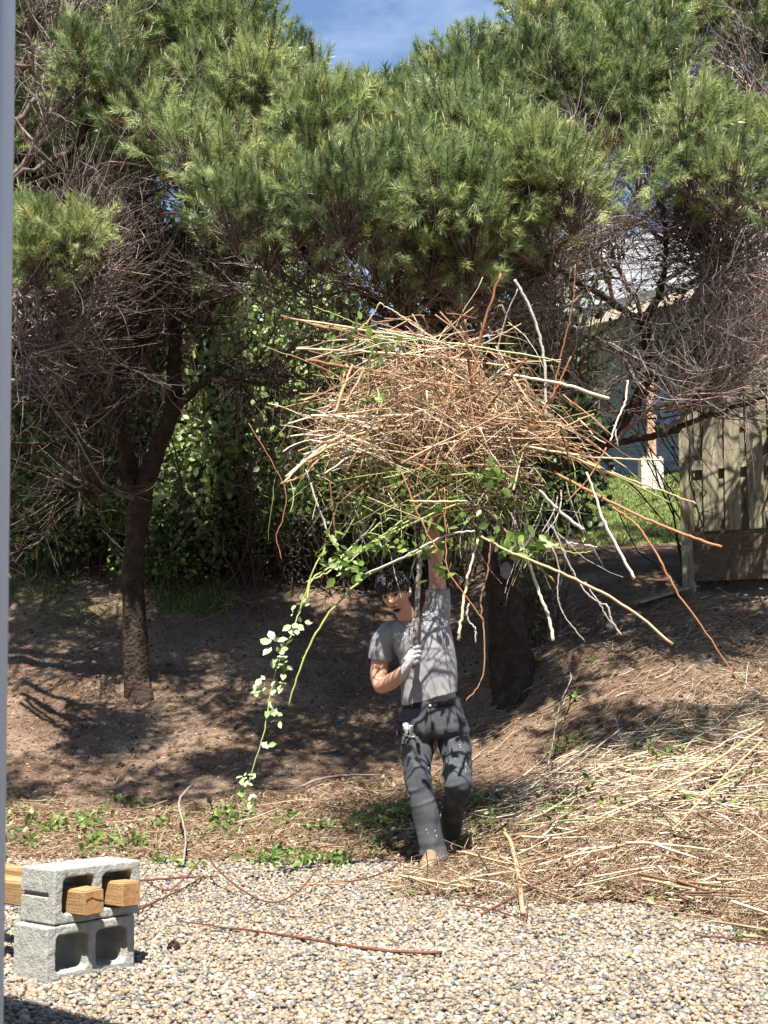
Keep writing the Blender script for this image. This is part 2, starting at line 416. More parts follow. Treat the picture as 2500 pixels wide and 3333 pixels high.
V = np.vstack([t0, t1]); n6 = 6; V = V - np.array([0, .24, 0])
sides = np.array([[i, (i + 1) % n6, (i + 1) % n6 + n6, i + n6] for i in range(n6)])
a.add(V, [np.array([[5, 4, 3, 2, 1, 0]]), np.array([[6, 7, 8, 9, 10, 11]]), sides])
tag(a.build('shade_roof', M['fascia'], smooth=False, origin=(0, 0, 3.2)), 'unseen flat porch roof shaped to shade the near end of the gravel yard', 'roof')

nh_ = empty('sky_blocker', (0, -3.0, 0), 'house wall behind the porch, at the viewer\'s back', 'house')  # added behind the viewer to cut sky fill on the bank
a = Acc()
for k in range(24): box(a, (0, -3.0, .13 + k * .25), 26, .22, .245)
a.build('wall', M['siding'], nh_, smooth=False)
a = Acc(); box(a, (0, -2.86, 1.05), .95, .05, 2.1, bevel=.01); a.build('blocker_door', M['kick'], nh_, smooth=False)

# ------------------------------------------------------------------ concrete blocks and timbers
BA = math.radians(50)
BR = rotz(BA)          # local x along the face (left to right, receding), local -y = face normal
def rounded_rect(w_, h_, r, n=5):
    pts = []
    for cx, cz, a0 in ((w_ / 2 - r, h_ / 2 - r, 0), (-w_ / 2 + r, h_ / 2 - r, 90), (-w_ / 2 + r, -h_ / 2 + r, 180), (w_ / 2 - r, -h_ / 2 + r, 270)):
        for k in range(n):
            an = math.radians(a0 + 90 * k / (n - 1)); pts.append((cx + r * math.cos(an), cz + r * math.sin(an)))
    return pts
def make_block(name, origin, rot, slot, label, seed):
    """hollow block lying on its side: cores open to the front and the back"""
    W, H, Dp = .395, .192, .192
    cu = bpy.data.curves.new('tmp', 'CURVE'); cu.dimensions = '2D'; cu.fill_mode = 'BOTH'
    def sp(pts):
        s = cu.splines.new('POLY'); s.points.add(len(pts) - 1); s.use_cyclic_u = True
        for p_, q in zip(s.points, pts): p_.co = (q[0], q[1], 0, 1)
    sp(rounded_rect(W, H, .006, 3))
    for sx in (-1, 1): sp([(x + sx * .0885, y) for x, y in rounded_rect(.139, .127, .018)][::-1])
    cu.extrude = Dp / 2; cu.bevel_depth = .0
    ob = bpy.data.objects.new('tmp', cu); C.collection.objects.link(ob)
    me = bpy.data.meshes.new_from_object(ob.evaluated_get(bpy.context.evaluated_depsgraph_get()))
    bpy.data.objects.remove(ob); bpy.data.curves.remove(cu)
    bm = bmesh.new(); bm.from_mesh(me); bpy.data.meshes.remove(me)
    bmesh.ops.remove_doubles(bm, verts=bm.verts[:], dist=1e-5)
    for v in bm.verts: v.co = Vector((v.co.x, v.co.z, v.co.y))
    bmesh.ops.recalc_face_normals(bm, faces=bm.faces[:])
    me = bpy.data.meshes.new('b'); bm.to_mesh(me); bm.free()
    tmp = bpy.data.objects.new('t', me); C.collection.objects.link(tmp)
    extra = []
    if slot:
        bmb = bmesh.new(); bmesh.ops.create_cube(bmb, size=1)
        for v in bmb.verts: v.co = Vector((v.co.x * .03 - W / 2, v.co.y * .16 + .03 - .012, v.co.z * .016 + .004))
        mb = bpy.data.meshes.new('c'); bmb.to_mesh(mb); bmb.free()
        cb = bpy.data.objects.new('c', mb); C.collection.objects.link(cb)
        bo = tmp.modifiers.new('b', 'BOOLEAN'); bo.object = cb; bo.operation = 'DIFFERENCE'; bo.solver = 'EXACT'; extra.append(cb)
    rm = tmp.modifiers.new('r', 'REMESH'); rm.mode = 'VOXEL'; rm.voxel_size = .0042; rm.use_smooth_shade = True
    e = bpy.data.meshes.new_from_object(tmp.evaluated_get(bpy.context.evaluated_depsgraph_get()))
    nv = len(e.vertices); co = np.empty(nv * 3, np.float32); e.vertices.foreach_get('co', co); co = co.reshape(-1, 3).astype(float)
    no = np.empty(nv * 3, np.float32); e.vertices.foreach_get('normal', no); no = no.reshape(-1, 3)
    edge = np.clip(1 - np.abs(np.abs(co[:, 1]) - Dp / 2) / .012, 0, 1)
    co += no * (.0011 * fbm(co + seed, 90, 3, 3)[:, None] + .0016 * noise(co + seed, 26, 7)[:, None] - edge[:, None] * (.0022 * np.clip(noise(co + seed, 70, 8), 0, 1))[:, None])
    e.vertices.foreach_set('co', co.astype(np.float32).ravel()); e.update()
    for o_ in [tmp] + extra: bpy.data.objects.remove(o_)
    e.name = name; e.materials.clear(); e.materials.append(M['block'])
    ob = bpy.data.objects.new(name, e); C.collection.objects.link(ob)
    ob.location = tuple(origin); ob.rotation_euler = (0, 0, rot)
    tag(ob, label, 'concrete block', 'concrete blocks in the stack')
    return ob
# near bottom corner of the lower block: pixel (165, 3160) on the gravel
near = px(150, 3155, 5.08); near[2] = .0
cen = near + BR @ np.array([.1975, .096, 0]); cen[2] = .096 + .004
make_block('concrete_block', cen, BA, False, 'lower grey concrete block standing on the gravel with two empty cores', 3.)
near2 = px(193, 2990, 5.0); cen2 = cen + BR @ np.array([.026, .006, 0]); cen2[2] = .096 * 3 + .007
make_block('concrete_block', cen2, BA + .015, True, 'upper grey concrete block with two timbers pushed through its cores', 9.)
for sx, dz, roll, prot, lab in ((-1, -.008, -.06, .075, 'left timber through the upper concrete block, with a cracked sawn end'), (1, .0, .02, .065, 'right timber through the upper concrete block, with a clean sawn end')):
    o = cen2 + BR @ np.array([sx * .0885 + (.012), 0, 0]); o[2] += dz - .013
    t = empty('timber', o, lab, 'timber', 'square timbers resting in the block')
    L = 2.6
    Rr = BR @ np.array([[math.cos(roll), 0, math.sin(roll)], [0, 1, 0], [-math.sin(roll), 0, math.cos(roll)]])
    a = Acc(); bm = bmesh.new(); bmesh.ops.create_cube(bm, size=1)
    for v in bm.verts: v.co = Vector((v.co.x * .088, v.co.y * L + (L / 2 - .096 - prot), v.co.z * .088))
    bmesh.ops.bevel(bm, geom=[e for e in bm.edges], offset=.006, segments=3, affect='EDGES')
    bm.faces.ensure_lookup_table()
    bmto(a, bm, o, Rr); a.build('beam', M['timberside'], t, smooth=False)
    a = Acc(); bm = bmesh.new(); bmesh.ops.create_cube(bm, size=1)
    for v in bm.verts: v.co = Vector((v.co.x * .0785, v.co.y * .003, v.co.z * .0785))
    bmto(a, bm, o + Rr @ np.array([0, -.096 - prot - .0005, 0]), Rr); e_ = a.build('sawn_end', M['timber'], t, smooth=False)
    if sx < 0:
        a = Acc(); P = np.array([[(-.038, 0, .012), (-.012, 0, .020), (.010, 0, .008), (.037, 0, .002)]]) + [0, -.0993 - prot, 0]
        V, Fc = tubes((P.reshape(-1, 3) @ Rr.T + o).reshape(1, 4, 3), .0012, 4); a.add(V, Fc); a.build('crack', M['darkslot'], t)
    # incision rows on the pressure treated side
    a = Acc()
    for zz in (-.03, -.018, -.006, .006, .018, .03):
        k = np.arange(0, 60); yy = -.096 - prot + .012 + k * .016 + (zz * 300 % 2) * .008
        q = np.stack([np.full(60, -.0443), yy, np.full(60, zz)], -1) @ Rr.T + o
        P = np.stack([q, q + (Rr @ np.array([0, .006, 0]))], 1)
        V, Fc = tubes(P, .0007, 4); a.add(V, Fc)
    a.build('incisions', M['darkslot'], t)

# ------------------------------------------------------------------ plant pieces
def needle_template(seed, n=92, L=.125, nl=.066, w_=.0042):
    r = np.random.default_rng(seed)
    t = r.uniform(.0, 1, n) ** .8; ph = r.uniform(0, 2 * math.pi, n); tilt = np.radians(r.uniform(30, 82, n) * (1 - .35 * t))
    base = np.stack([0 * t, 0 * t, t * L], -1)
    D = np.stack([np.cos(ph) * np.sin(tilt), np.sin(ph) * np.sin(tilt), np.cos(tilt)], -1)
    side = nrm(np.cross(D, np.stack([np.cos(ph + 1), np.sin(ph + 1), 0 * ph + .3], -1)))
    ln = nl * r.uniform(.7, 1.15, n)[:, None]
    V = np.stack([base - side * w_ / 2, base + side * w_ / 2, base + D * ln], 1).reshape(-1, 3)
    return V, np.arange(3 * n).reshape(-1, 3)
NT = [needle_template(s) for s in range(6)]
NTF = [needle_template(s, 46, .17, .075, .007) for s in range(20, 23)]

leafV = np.array([(0, 0, 0), (.26, .25, .05), (.30, .60, .07), (0, 1, 0), (-.30, .60, .07), (-.26, .25, .05), (0, .5, -.03)])
leafF = [np.array([[0, 1, 6], [1, 2, 6], [2, 3, 6], [3, 4, 6], [4, 5, 6], [5, 0, 6]])]
def leafs(acc, pos, size, var, up=.6, mi=0, face=None):
    n = len(pos)
    Nn = nrm(rng.normal(0, 1, (n, 3)) * (1 - up) + np.array([0, -.35, 1]) * up if face is None else rng.normal(0, .6, (n, 3)) + np.asarray(face))
    Mx = frames(Nn)            # z = leaf normal
    scatter(acc, leafV, leafF, pos, Mx, np.broadcast_to(size, (n,)) * rng.uniform(.7, 1.25, n), var, mi)

def walk(S_, D_, L_, K, wob, up, r=None):
    """grow N branches in parallel: start, direction, length"""
    S_ = np.asarray(S_, float); D_ = nrm(np.asarray(D_, float)); Nn = len(S_)
    P = [S_]; st = (np.asarray(L_, float) / (K - 1))[:, None]
    for k in range(K - 1):
        P.append(P[-1] + D_ * st); D_ = nrm(D_ + rng.normal(0, wob, (Nn, 3)) + np.array([0, 0, up]))
    return np.stack(P, 1)

def sample_on(P, R, n, t0=.25, t1=1.0):
    Nn, K, _ = P.shape
    ln = np.linalg.norm(P[:, -1] - P[:, 0], axis=1); pr = ln / ln.sum()
    i = rng.choice(Nn, n, p=pr); t = rng.uniform(t0, t1, n) * (K - 1.001); k = t.astype(int); f = (t - k)[:, None]
    p = P[i, k] * (1 - f) + P[i, k + 1] * f; tg = nrm(P[i, k + 1] - P[i, k])
    r = R[i, k] * (1 - f[:, 0]) + R[i, k + 1] * f[:, 0]
    return p, tg, r

def ramify(acc, P, R, counts, lens, ups, wob=.16, spread=.9, vb=.5, minr=.0016, bias=None, sides=3, K=6, dead=True):
    """branch a set of limbs into twigs, level after level"""
    for cnt, ln, up in zip(counts, lens, ups):
        p, tg, r = sample_on(P, R, cnt)
        D_ = nrm(tg * .7 + rng.normal(0, spread * .6, (cnt, 3)) + (0 if bias is None else np.asarray(bias)))
        L_ = ln * rng.uniform(.45, 1.25, cnt)
        P2 = walk(p, D_, L_, K, wob, up)
        r0 = np.clip(r * .6, minr, ln * .016)
        R2 = r0[:, None] * np.linspace(1, .35, K)[None]; R2 = np.maximum(R2, minr * .8)
        V, Fc = tubes(P2, R2, sides)
        va = np.repeat(np.clip(vb + rng.normal(0, .22, cnt), 0, 1), K * sides); acc.add(V, Fc, va)
        P, R = P2, R2
    return P, R

def limb(pts, rs, n=None, jit=.012):
    """pts: (u, v, Y) in full-view pixels"""
    q = np.array([px(*d(p[0], p[1]), p[2]) for p in pts]); n = n or max(6, len(pts) * 4)
    P = resample(q, n, jit); return P, interp_r(rs, n)

def add_limb(acc, P, R, S_=10, var=.45):
    V, Fc = tubes(P[None], R[None], S_)
    V = V + (nrm(V - np.repeat(P, S_, 0)) * (np.repeat(R, S_) * .2 * fbm(V * np.array([1, 1, .18]), 22, 3, 4))[:, None])
    acc.add(V, [Fc, tube_caps(1, len(P), S_)[:1] if S_ == 3 else tube_caps(1, len(P), S_)], var)

# ------------------------------------------------------------------ pine crowns
# sky line in full-view pixels
SKY = np.array([(-200, -600), (545, -600), (565, -10), (620, 45), (665, 90), (700, 145), (760, 165), (830, 165), (870, 125), (910, 95), (960, 85), (1040, 60), (1095, 15), (1120, -600), (2200, -600)])
LOW = np.array([(-200, 180), (40, 190), (130, 200), (200, 230), (300, 300), (400, 380), (440, 450), (520, 520), (640, 500), (760, 505), (860, 545), (950, 560), (1040, 560), (1120, 520), (1200, 455), (1300, 425), (1400, 405), (1500, 430), (1600, 440), (1700, 430), (2200, 430)])
def depth_at(u, v):
    Y = np.interp(v, [-500, 0, 250, 560], [11.9, 10.6, 9.7, 8.85])
    return Y + np.interp(u, [-100, 250, 450, 700, 1100, 1659], [-.4, .1, .3, .1, .1, .6])
puffs = {k: [] for k in 'ABCD'}
GAPS = [(px(*d(560, 765), 13.9), .95), (px(*d(1550, 1020), 12.4), .6), (px(*d(1600, 1200), 12.3), .4),
        (px(*d(450, 1260), 12.3), .16), (px(*d(230, 1180), 13), .16), (px(*d(600, 1330), 11.6), .2), (px(*d(1250, 1400), 11.5), .2), (px(*d(1350, 1300), 11.9), .18), (px(*d(180, 1340), 11.7), .2), (px(*d(800, 1400), 11.3), .18), (px(*d(1200, 1290), 12), .15), (px(*d(680, 1150), 13.2), .2), (px(*d(1400, 1040), 17.4), 1.2), (px(*d(1330, 1040), 17.2), 1.0)]
for _ in range(6): GAPS.append((px(*d(rng.uniform(20, 680), rng.uniform(760, 1150)), 13.7), rng.uniform(0, .1)))
SD = np.array(sdir)
def in_gap(c):
    for g, r in GAPS:
        w_ = c - g; t = -np.dot(w_, SD)
        if t > 0 and np.linalg.norm(w_ + SD * t) < r + .15: return True
    return False
def tree_of(u): return 'A' if u < 300 else 'B' if u < 690 else 'C' if u < 1270 else 'D'
for layer, dy in ((0, 0), (1, .7), (2, 1.6), (3, 2.9), (4, 4.2)):
    st = 47 if layer == 0 else 70 if layer < 3 else 84
    for u in np.arange(-160, 1860, st):
        for v in np.arange(-420, 600, st * .8):
            uu = u + rng.uniform(-.5, .5) * st; vv = v + rng.uniform(-.5, .5) * st
            top = max(np.interp(uu + q_, SKY[:, 0], SKY[:, 1]) for q_ in (-38, 0, 38)); low = np.interp(uu, LOW[:, 0], LOW[:, 1]) + rng.normal(0, 14)
            if layer >= 2: low += 260 if uu < 330 else 110 if uu < 1130 else 45
            if vv < top + 70 or vv > low - 22 - layer * 30: continue
            if uu > 1000 and vv < -110: continue
            if layer < 2 and uu < 250 and vv < 520 and rng.random() < (.70 if vv < 100 else .93): continue
            if 240 < uu < 420 and vv > 230 and rng.random() < .35: continue
            if 1560 < uu < 1680 and 120 < vv < 230 and layer < 2: continue
            if 370 < uu < 470 and 195 < vv < 290 and layer == 0: continue
            Y = depth_at(uu, vv) + dy + rng.uniform(-.42, .42)
            if layer == 0 and noise(np.array([[uu / 90., vv / 75., 3.]]), 1, 8)[0] > .5: continue
            if layer > 2 and uu > 1000: continue
            if in_gap(px(*d(uu, vv), Y)): continue
            puffs[tree_of(uu + rng.uniform(-60, 60))].append((px(*d(uu, vv), Y), rng.uniform(.15, .33), layer, 0))
# unseen limbless needle puffs, added above the view to shade the bank
for (x0, x1, y0, y1, n_, k_) in ((-3.5, -1.0, 6.9, 7.9, 30, 'A'), (-1.0, -.2, 7.4, 7.9, 5, 'B'), (1.2, 3.4, 6.9, 7.6, 18, 'C')):
    for _ in range(n_): puffs[k_].append((np.array([rng.uniform(x0, x1), rng.uniform(y0, y1), rng.uniform(5.45, 6.0)]), rng.uniform(.2, .34), 5, 0))
# small tuft low on the far left, sunlight put into its brighter needle tone
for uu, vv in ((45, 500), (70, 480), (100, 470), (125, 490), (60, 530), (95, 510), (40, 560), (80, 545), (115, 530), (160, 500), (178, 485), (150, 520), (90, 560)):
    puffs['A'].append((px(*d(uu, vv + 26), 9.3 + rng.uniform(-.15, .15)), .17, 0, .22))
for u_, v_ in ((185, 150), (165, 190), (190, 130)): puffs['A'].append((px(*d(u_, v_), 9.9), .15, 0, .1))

def build_crown(acc_n, acc_t, pf, hubs, seed, front_n=58, sparse=1.0):
    hubs = np.array(hubs)
    for c, r, layer, vadd in pf:
        n = int(front_n * (r / .3) ** 1.7 * (1 if layer == 0 else .62) * sparse)
        D_ = nrm(rng.normal(0, 1, (n, 3)) + np.array([0, -.35, .45]))
        pos = c + D_ * r * rng.uniform(.35, 1.08, n)[:, None] * np.array([1.05, 1.0, .95])
        ax = nrm(D_ * .85 + np.array([0, -.2, .42]) + rng.normal(0, .32, (n, 3)))
        sc = rng.uniform(.75, 1.3, n)
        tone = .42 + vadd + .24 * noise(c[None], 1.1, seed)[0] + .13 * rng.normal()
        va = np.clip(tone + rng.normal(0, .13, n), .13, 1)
        va[rng.random(n) < .012] = .03
        Mx = frames(ax)
        T = NT if layer == 0 else NTF
        
        for k in range(len(T)):
            m = slice(k, None, len(T))
            if len(pos[m]): scatter(acc_n, T[k][0], T[k][1], pos[m], Mx[m], sc[m], va[m])
        # twig from the inner side of the puff to each shoot
        b = c + np.array([0, .55 * r, -.8 * r])
        s = b + (pos - b) * rng.uniform(.0, .35, n)[:, None]
        e = pos + ax * (.15 * sc)[:, None]
        mid = s * .45 + pos * .55 + rng.normal(0, .03, (n, 3)) - ax * .02
        P = np.stack([s, mid, pos, e], 1)
        V, Fc = tubes(P, np.array([[.0048, .004, .0032, .0022]]), 3); acc_t.add(V, Fc, np.repeat(np.clip(rng.normal(.35, .15, n), 0, 1), 12), 0)
        # pale upright candles
        m = rng.random(n) < (.26 if layer < 2 else .1)
        m &= (ax[:, 2] > .5)
        if m.any():
            q = e[m]; k = m.sum(); h = rng.uniform(.025, .085, k)[:, None]
            up = nrm(ax[m] * .5 + np.array([0, 0, 1.2]))
            P = np.stack([q, q + up * h * .5, q + up * h], 1)
            V, Fc = tubes(P, np.array([[.0045, .0055, .0025]]), 4); acc_t.add(V, Fc, np.repeat(rng.uniform(0, 1, k), 12), 1)
        # limb from the nearest hub
        if r > .2 and layer < 5 and rng.random() < (.75 if layer else .45):
            hcost = np.linalg.norm(hubs - c, axis=1) + 1.2 * np.maximum(0, hubs[:, 2] - c[2]); h = hubs[np.argmin(hcost)]
            m1 = h * .5 + b * .5 + np.array([0, 0, -.15 * np.linalg.norm(b - h)]) + rng.normal(0, .1, 3)
            P = resample([h, m1, b], 9, .015); R = np.linspace(.024, .009, 9)
            V, Fc = tubes(P[None], R[None], 5); acc_t.add(V, Fc, .35, 0)

def extra_limbs(specs):
    Ps, Rs = [], []
    for pts, rs in specs:
        P, R = limb(pts, rs, 16); Ps.append(P); Rs.append(R)
    return np.array(Ps), np.array(Rs)

TW = {}
def pine(name, key, base, label, trunk_limbs, dead, hubs, twigs, vb=.5, bias=None, group='pines along the bank', stub=None):
    t = empty('pine_tree', base, label, 'pine tree', group)
    a = Acc()
    for pts, rs in trunk_limbs: 
        P, R = limb(pts, rs, len(pts) * 7, .0012 if rs[0] > .1 else .008); add_limb(a, P, R, 28 if rs[0] > .1 else 9)
    # root flare
    a.build('trunk', M['bark'], t)
    Ps, Rs = extra_limbs(dead)
    a = Acc()
    for P, R in zip(Ps, Rs): add_limb(a, P, R, 7, .5)
    ramify(a, Ps, Rs, twigs, (.8, .42, .24), (.05, .10, .14), vb=vb, bias=bias, wob=.17)
    a.build('dead_branches', M['twig'], t)
    an, at_ = Acc(), Acc()
    build_crown(an, at_, puffs[key], hubs, ord(key))
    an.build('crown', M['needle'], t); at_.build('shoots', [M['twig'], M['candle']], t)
    return t

H = lambda u, v, Y: px(*d(u, v), Y)
gB = px(448, 2262, 12.0)
treeA = pine('pine_tree', 'A', (-4.6, 11.2, float(gz(-4.6, 11.2))), 'pine at the far left whose long bare limbs reach in from beyond the post',
    [([(-260, 1350, 11.2), (-250, 1000, 11.2), (-220, 700, 11.1), (-160, 400, 11.2), (-120, 50, 11.4), (-80, -300, 11.6)], (.17, .15, .13, .10, .07, .03)),
     ([(-230, 820, 11.2), (-60, 660, 10.9), (60, 560, 10.6), (180, 490, 10.4), (300, 430, 10.3), (400, 395, 10.3)], (.075, .06, .05, .04, .025, .012)),
     ([(-220, 700, 11.2), (-60, 520, 10.8), (90, 400, 10.5), (150, 330, 10.3), (230, 200, 10.2), (262, 60, 10.3)], (.07, .055, .045, .035, .02, .01))],
    [([(-60, 700, 10.6), (20, 640, 10.2), (90, 590, 9.9), (150, 530, 9.7), (165, 490, 9.6)], (.03, .02, .008)),
     ([(-60, 760, 10.5), (20, 740, 10.1), (110, 690, 9.9), (190, 600, 9.8), (200, 560, 9.8)], (.028, .018, .006)),
     ([(-60, 700, 10.3), (10, 720, 9.9), (70, 760, 9.8), (130, 740, 9.8), (170, 700, 9.8)], (.02, .014, .005)),
     ([(-40, 660, 10.2), (40, 640, 9.8), (100, 650, 9.7), (160, 640, 9.7), (220, 600, 9.8)], (.02, .014, .005)),
     ([(-60, 800, 10.4), (30, 820, 10.0), (70, 800, 9.9), (110, 770, 9.9), (150, 720, 9.9)], (.02, .014, .005)),
     ([(0, 300, 10.4), (70, 230, 10.3), (110, 130, 10.2), (150, 40, 10.2), (170, -60, 10.3)], (.03, .02, .01)),
     ([(0, 420, 10.5), (60, 340, 10.3), (100, 250, 10.2), (120, 180, 10.2), (110, 90, 10.2)], (.025, .02, .01)),
     ([(-20, 480, 10.5), (100, 430, 10.4), (180, 380, 10.3), (260, 340, 10.2), (330, 300, 10.2)], (.03, .02, .01)),
     ([(-20, 250, 10.6), (40, 160, 10.4), (60, 90, 10.3), (80, 20, 10.2), (60, -50, 10.2)], (.025, .02, .01))],
    [H(-60, 300, 11), H(150, 330, 10.3), H(230, 200, 10.2), H(60, 560, 10.6), H(-100, 50, 11.4)], (360, 900, 1000), vb=.5, bias=(.1, -.1, .05))
treeB = pine('pine_tree', 'B', gB, 'pine with a dark forked trunk standing left of the man',
    [([(303, 1560, 11.9), (297, 1470, 12), (290, 1380, 12), (287, 1280, 12), (292, 1180, 12), (303, 1090, 11.98), (325, 1010, 11.9), (352, 940, 11.8), (374, 870, 11.7), (378, 760, 11.6), (385, 600, 11.4), (410, 420, 11.3), (440, 250, 11.4), (480, 60, 11.6)], (.15, .108, .10, .094, .09, .088, .08, .07, .068, .05, .04, .035, .03, .02)),
     ([(302, 1085, 12), (282, 1010, 12), (262, 940, 11.9), (225, 870, 11.8), (170, 815, 11.6), (110, 790, 11.4), (50, 770, 11.2)], (.085, .075, .06, .045, .03, .02, .01)),
     ([(262, 945, 11.9), (258, 850, 11.9), (250, 750, 11.8), (205, 620, 11.6), (190, 480, 11.4), (230, 330, 11.4), (260, 200, 11.5)], (.055, .05, .045, .04, .03, .02, .01)),
     ([(368, 895, 11.8), (410, 850, 11.5), (455, 815, 11.3), (500, 780, 11.1), (545, 730, 10.9)], (.045, .035, .028, .018, .008)),
     ([(380, 700, 11.5), (430, 600, 11.2), (510, 470, 10.9), (540, 330, 10.6), (548, 200, 10.5)], (.045, .035, .03, .02, .01)),
     ([(384, 650, 11.5), (330, 560, 11.3), (300, 430, 11.2), (330, 300, 11.2)], (.04, .03, .02, .01)),
     ([(300, 1050, 12), (200, 990, 11.6), (100, 960, 11.3), (0, 960, 11.0)], (.035, .025, .015, .006))],
    [([(262, 945, 11.9), (200, 900, 11.6), (140, 880, 11.4), (90, 850, 11.2)], (.03, .02, .008)),
     ([(370, 880, 11.8), (330, 800, 11.6), (290, 730, 11.5), (270, 640, 11.4)], (.03, .02, .008)),
     ([(378, 780, 11.7), (420, 720, 11.4), (460, 640, 11.2), (470, 560, 11.1)], (.03, .02, .008)),
     ([(380, 700, 11.6), (340, 640, 11.4), (300, 590, 11.3), (270, 510, 11.3)], (.03, .02, .008)),
     ([(380, 620, 11.5), (450, 560, 11.2), (520, 530, 11), (590, 500, 10.8)], (.03, .02, .008)),
     ([(250, 750, 11.8), (190, 720, 11.6), (150, 650, 11.5), (120, 560, 11.4)], (.03, .02, .008)),
     ([(455, 815, 11.3), (500, 820, 11.1), (560, 800, 10.9), (620, 790, 10.8)], (.02, .015, .006)),
     ([(303, 1090, 12), (240, 1060, 11.7), (170, 1050, 11.5), (100, 1030, 11.3)], (.02, .015, .006)),
     ([(225, 870, 11.8), (250, 780, 11.5), (280, 700, 11.4), (320, 640, 11.3)], (.025, .02, .008)),
     ([(540, 560, 10.6), (500, 480, 10.3), (490, 340, 10.1), (530, 300, 10.0)], (.018, .012, .006))],
    [H(385, 600, 11.4), H(410, 420, 11.3), H(510, 470, 10.9), H(440, 250, 11.4), H(300, 430, 11.2), H(230, 330, 11.4)], (560, 1500, 1500), vb=.12)  # dead twigs toned dark to stand in for shade under the crown
gC = px(1665, 2245, 11.5)
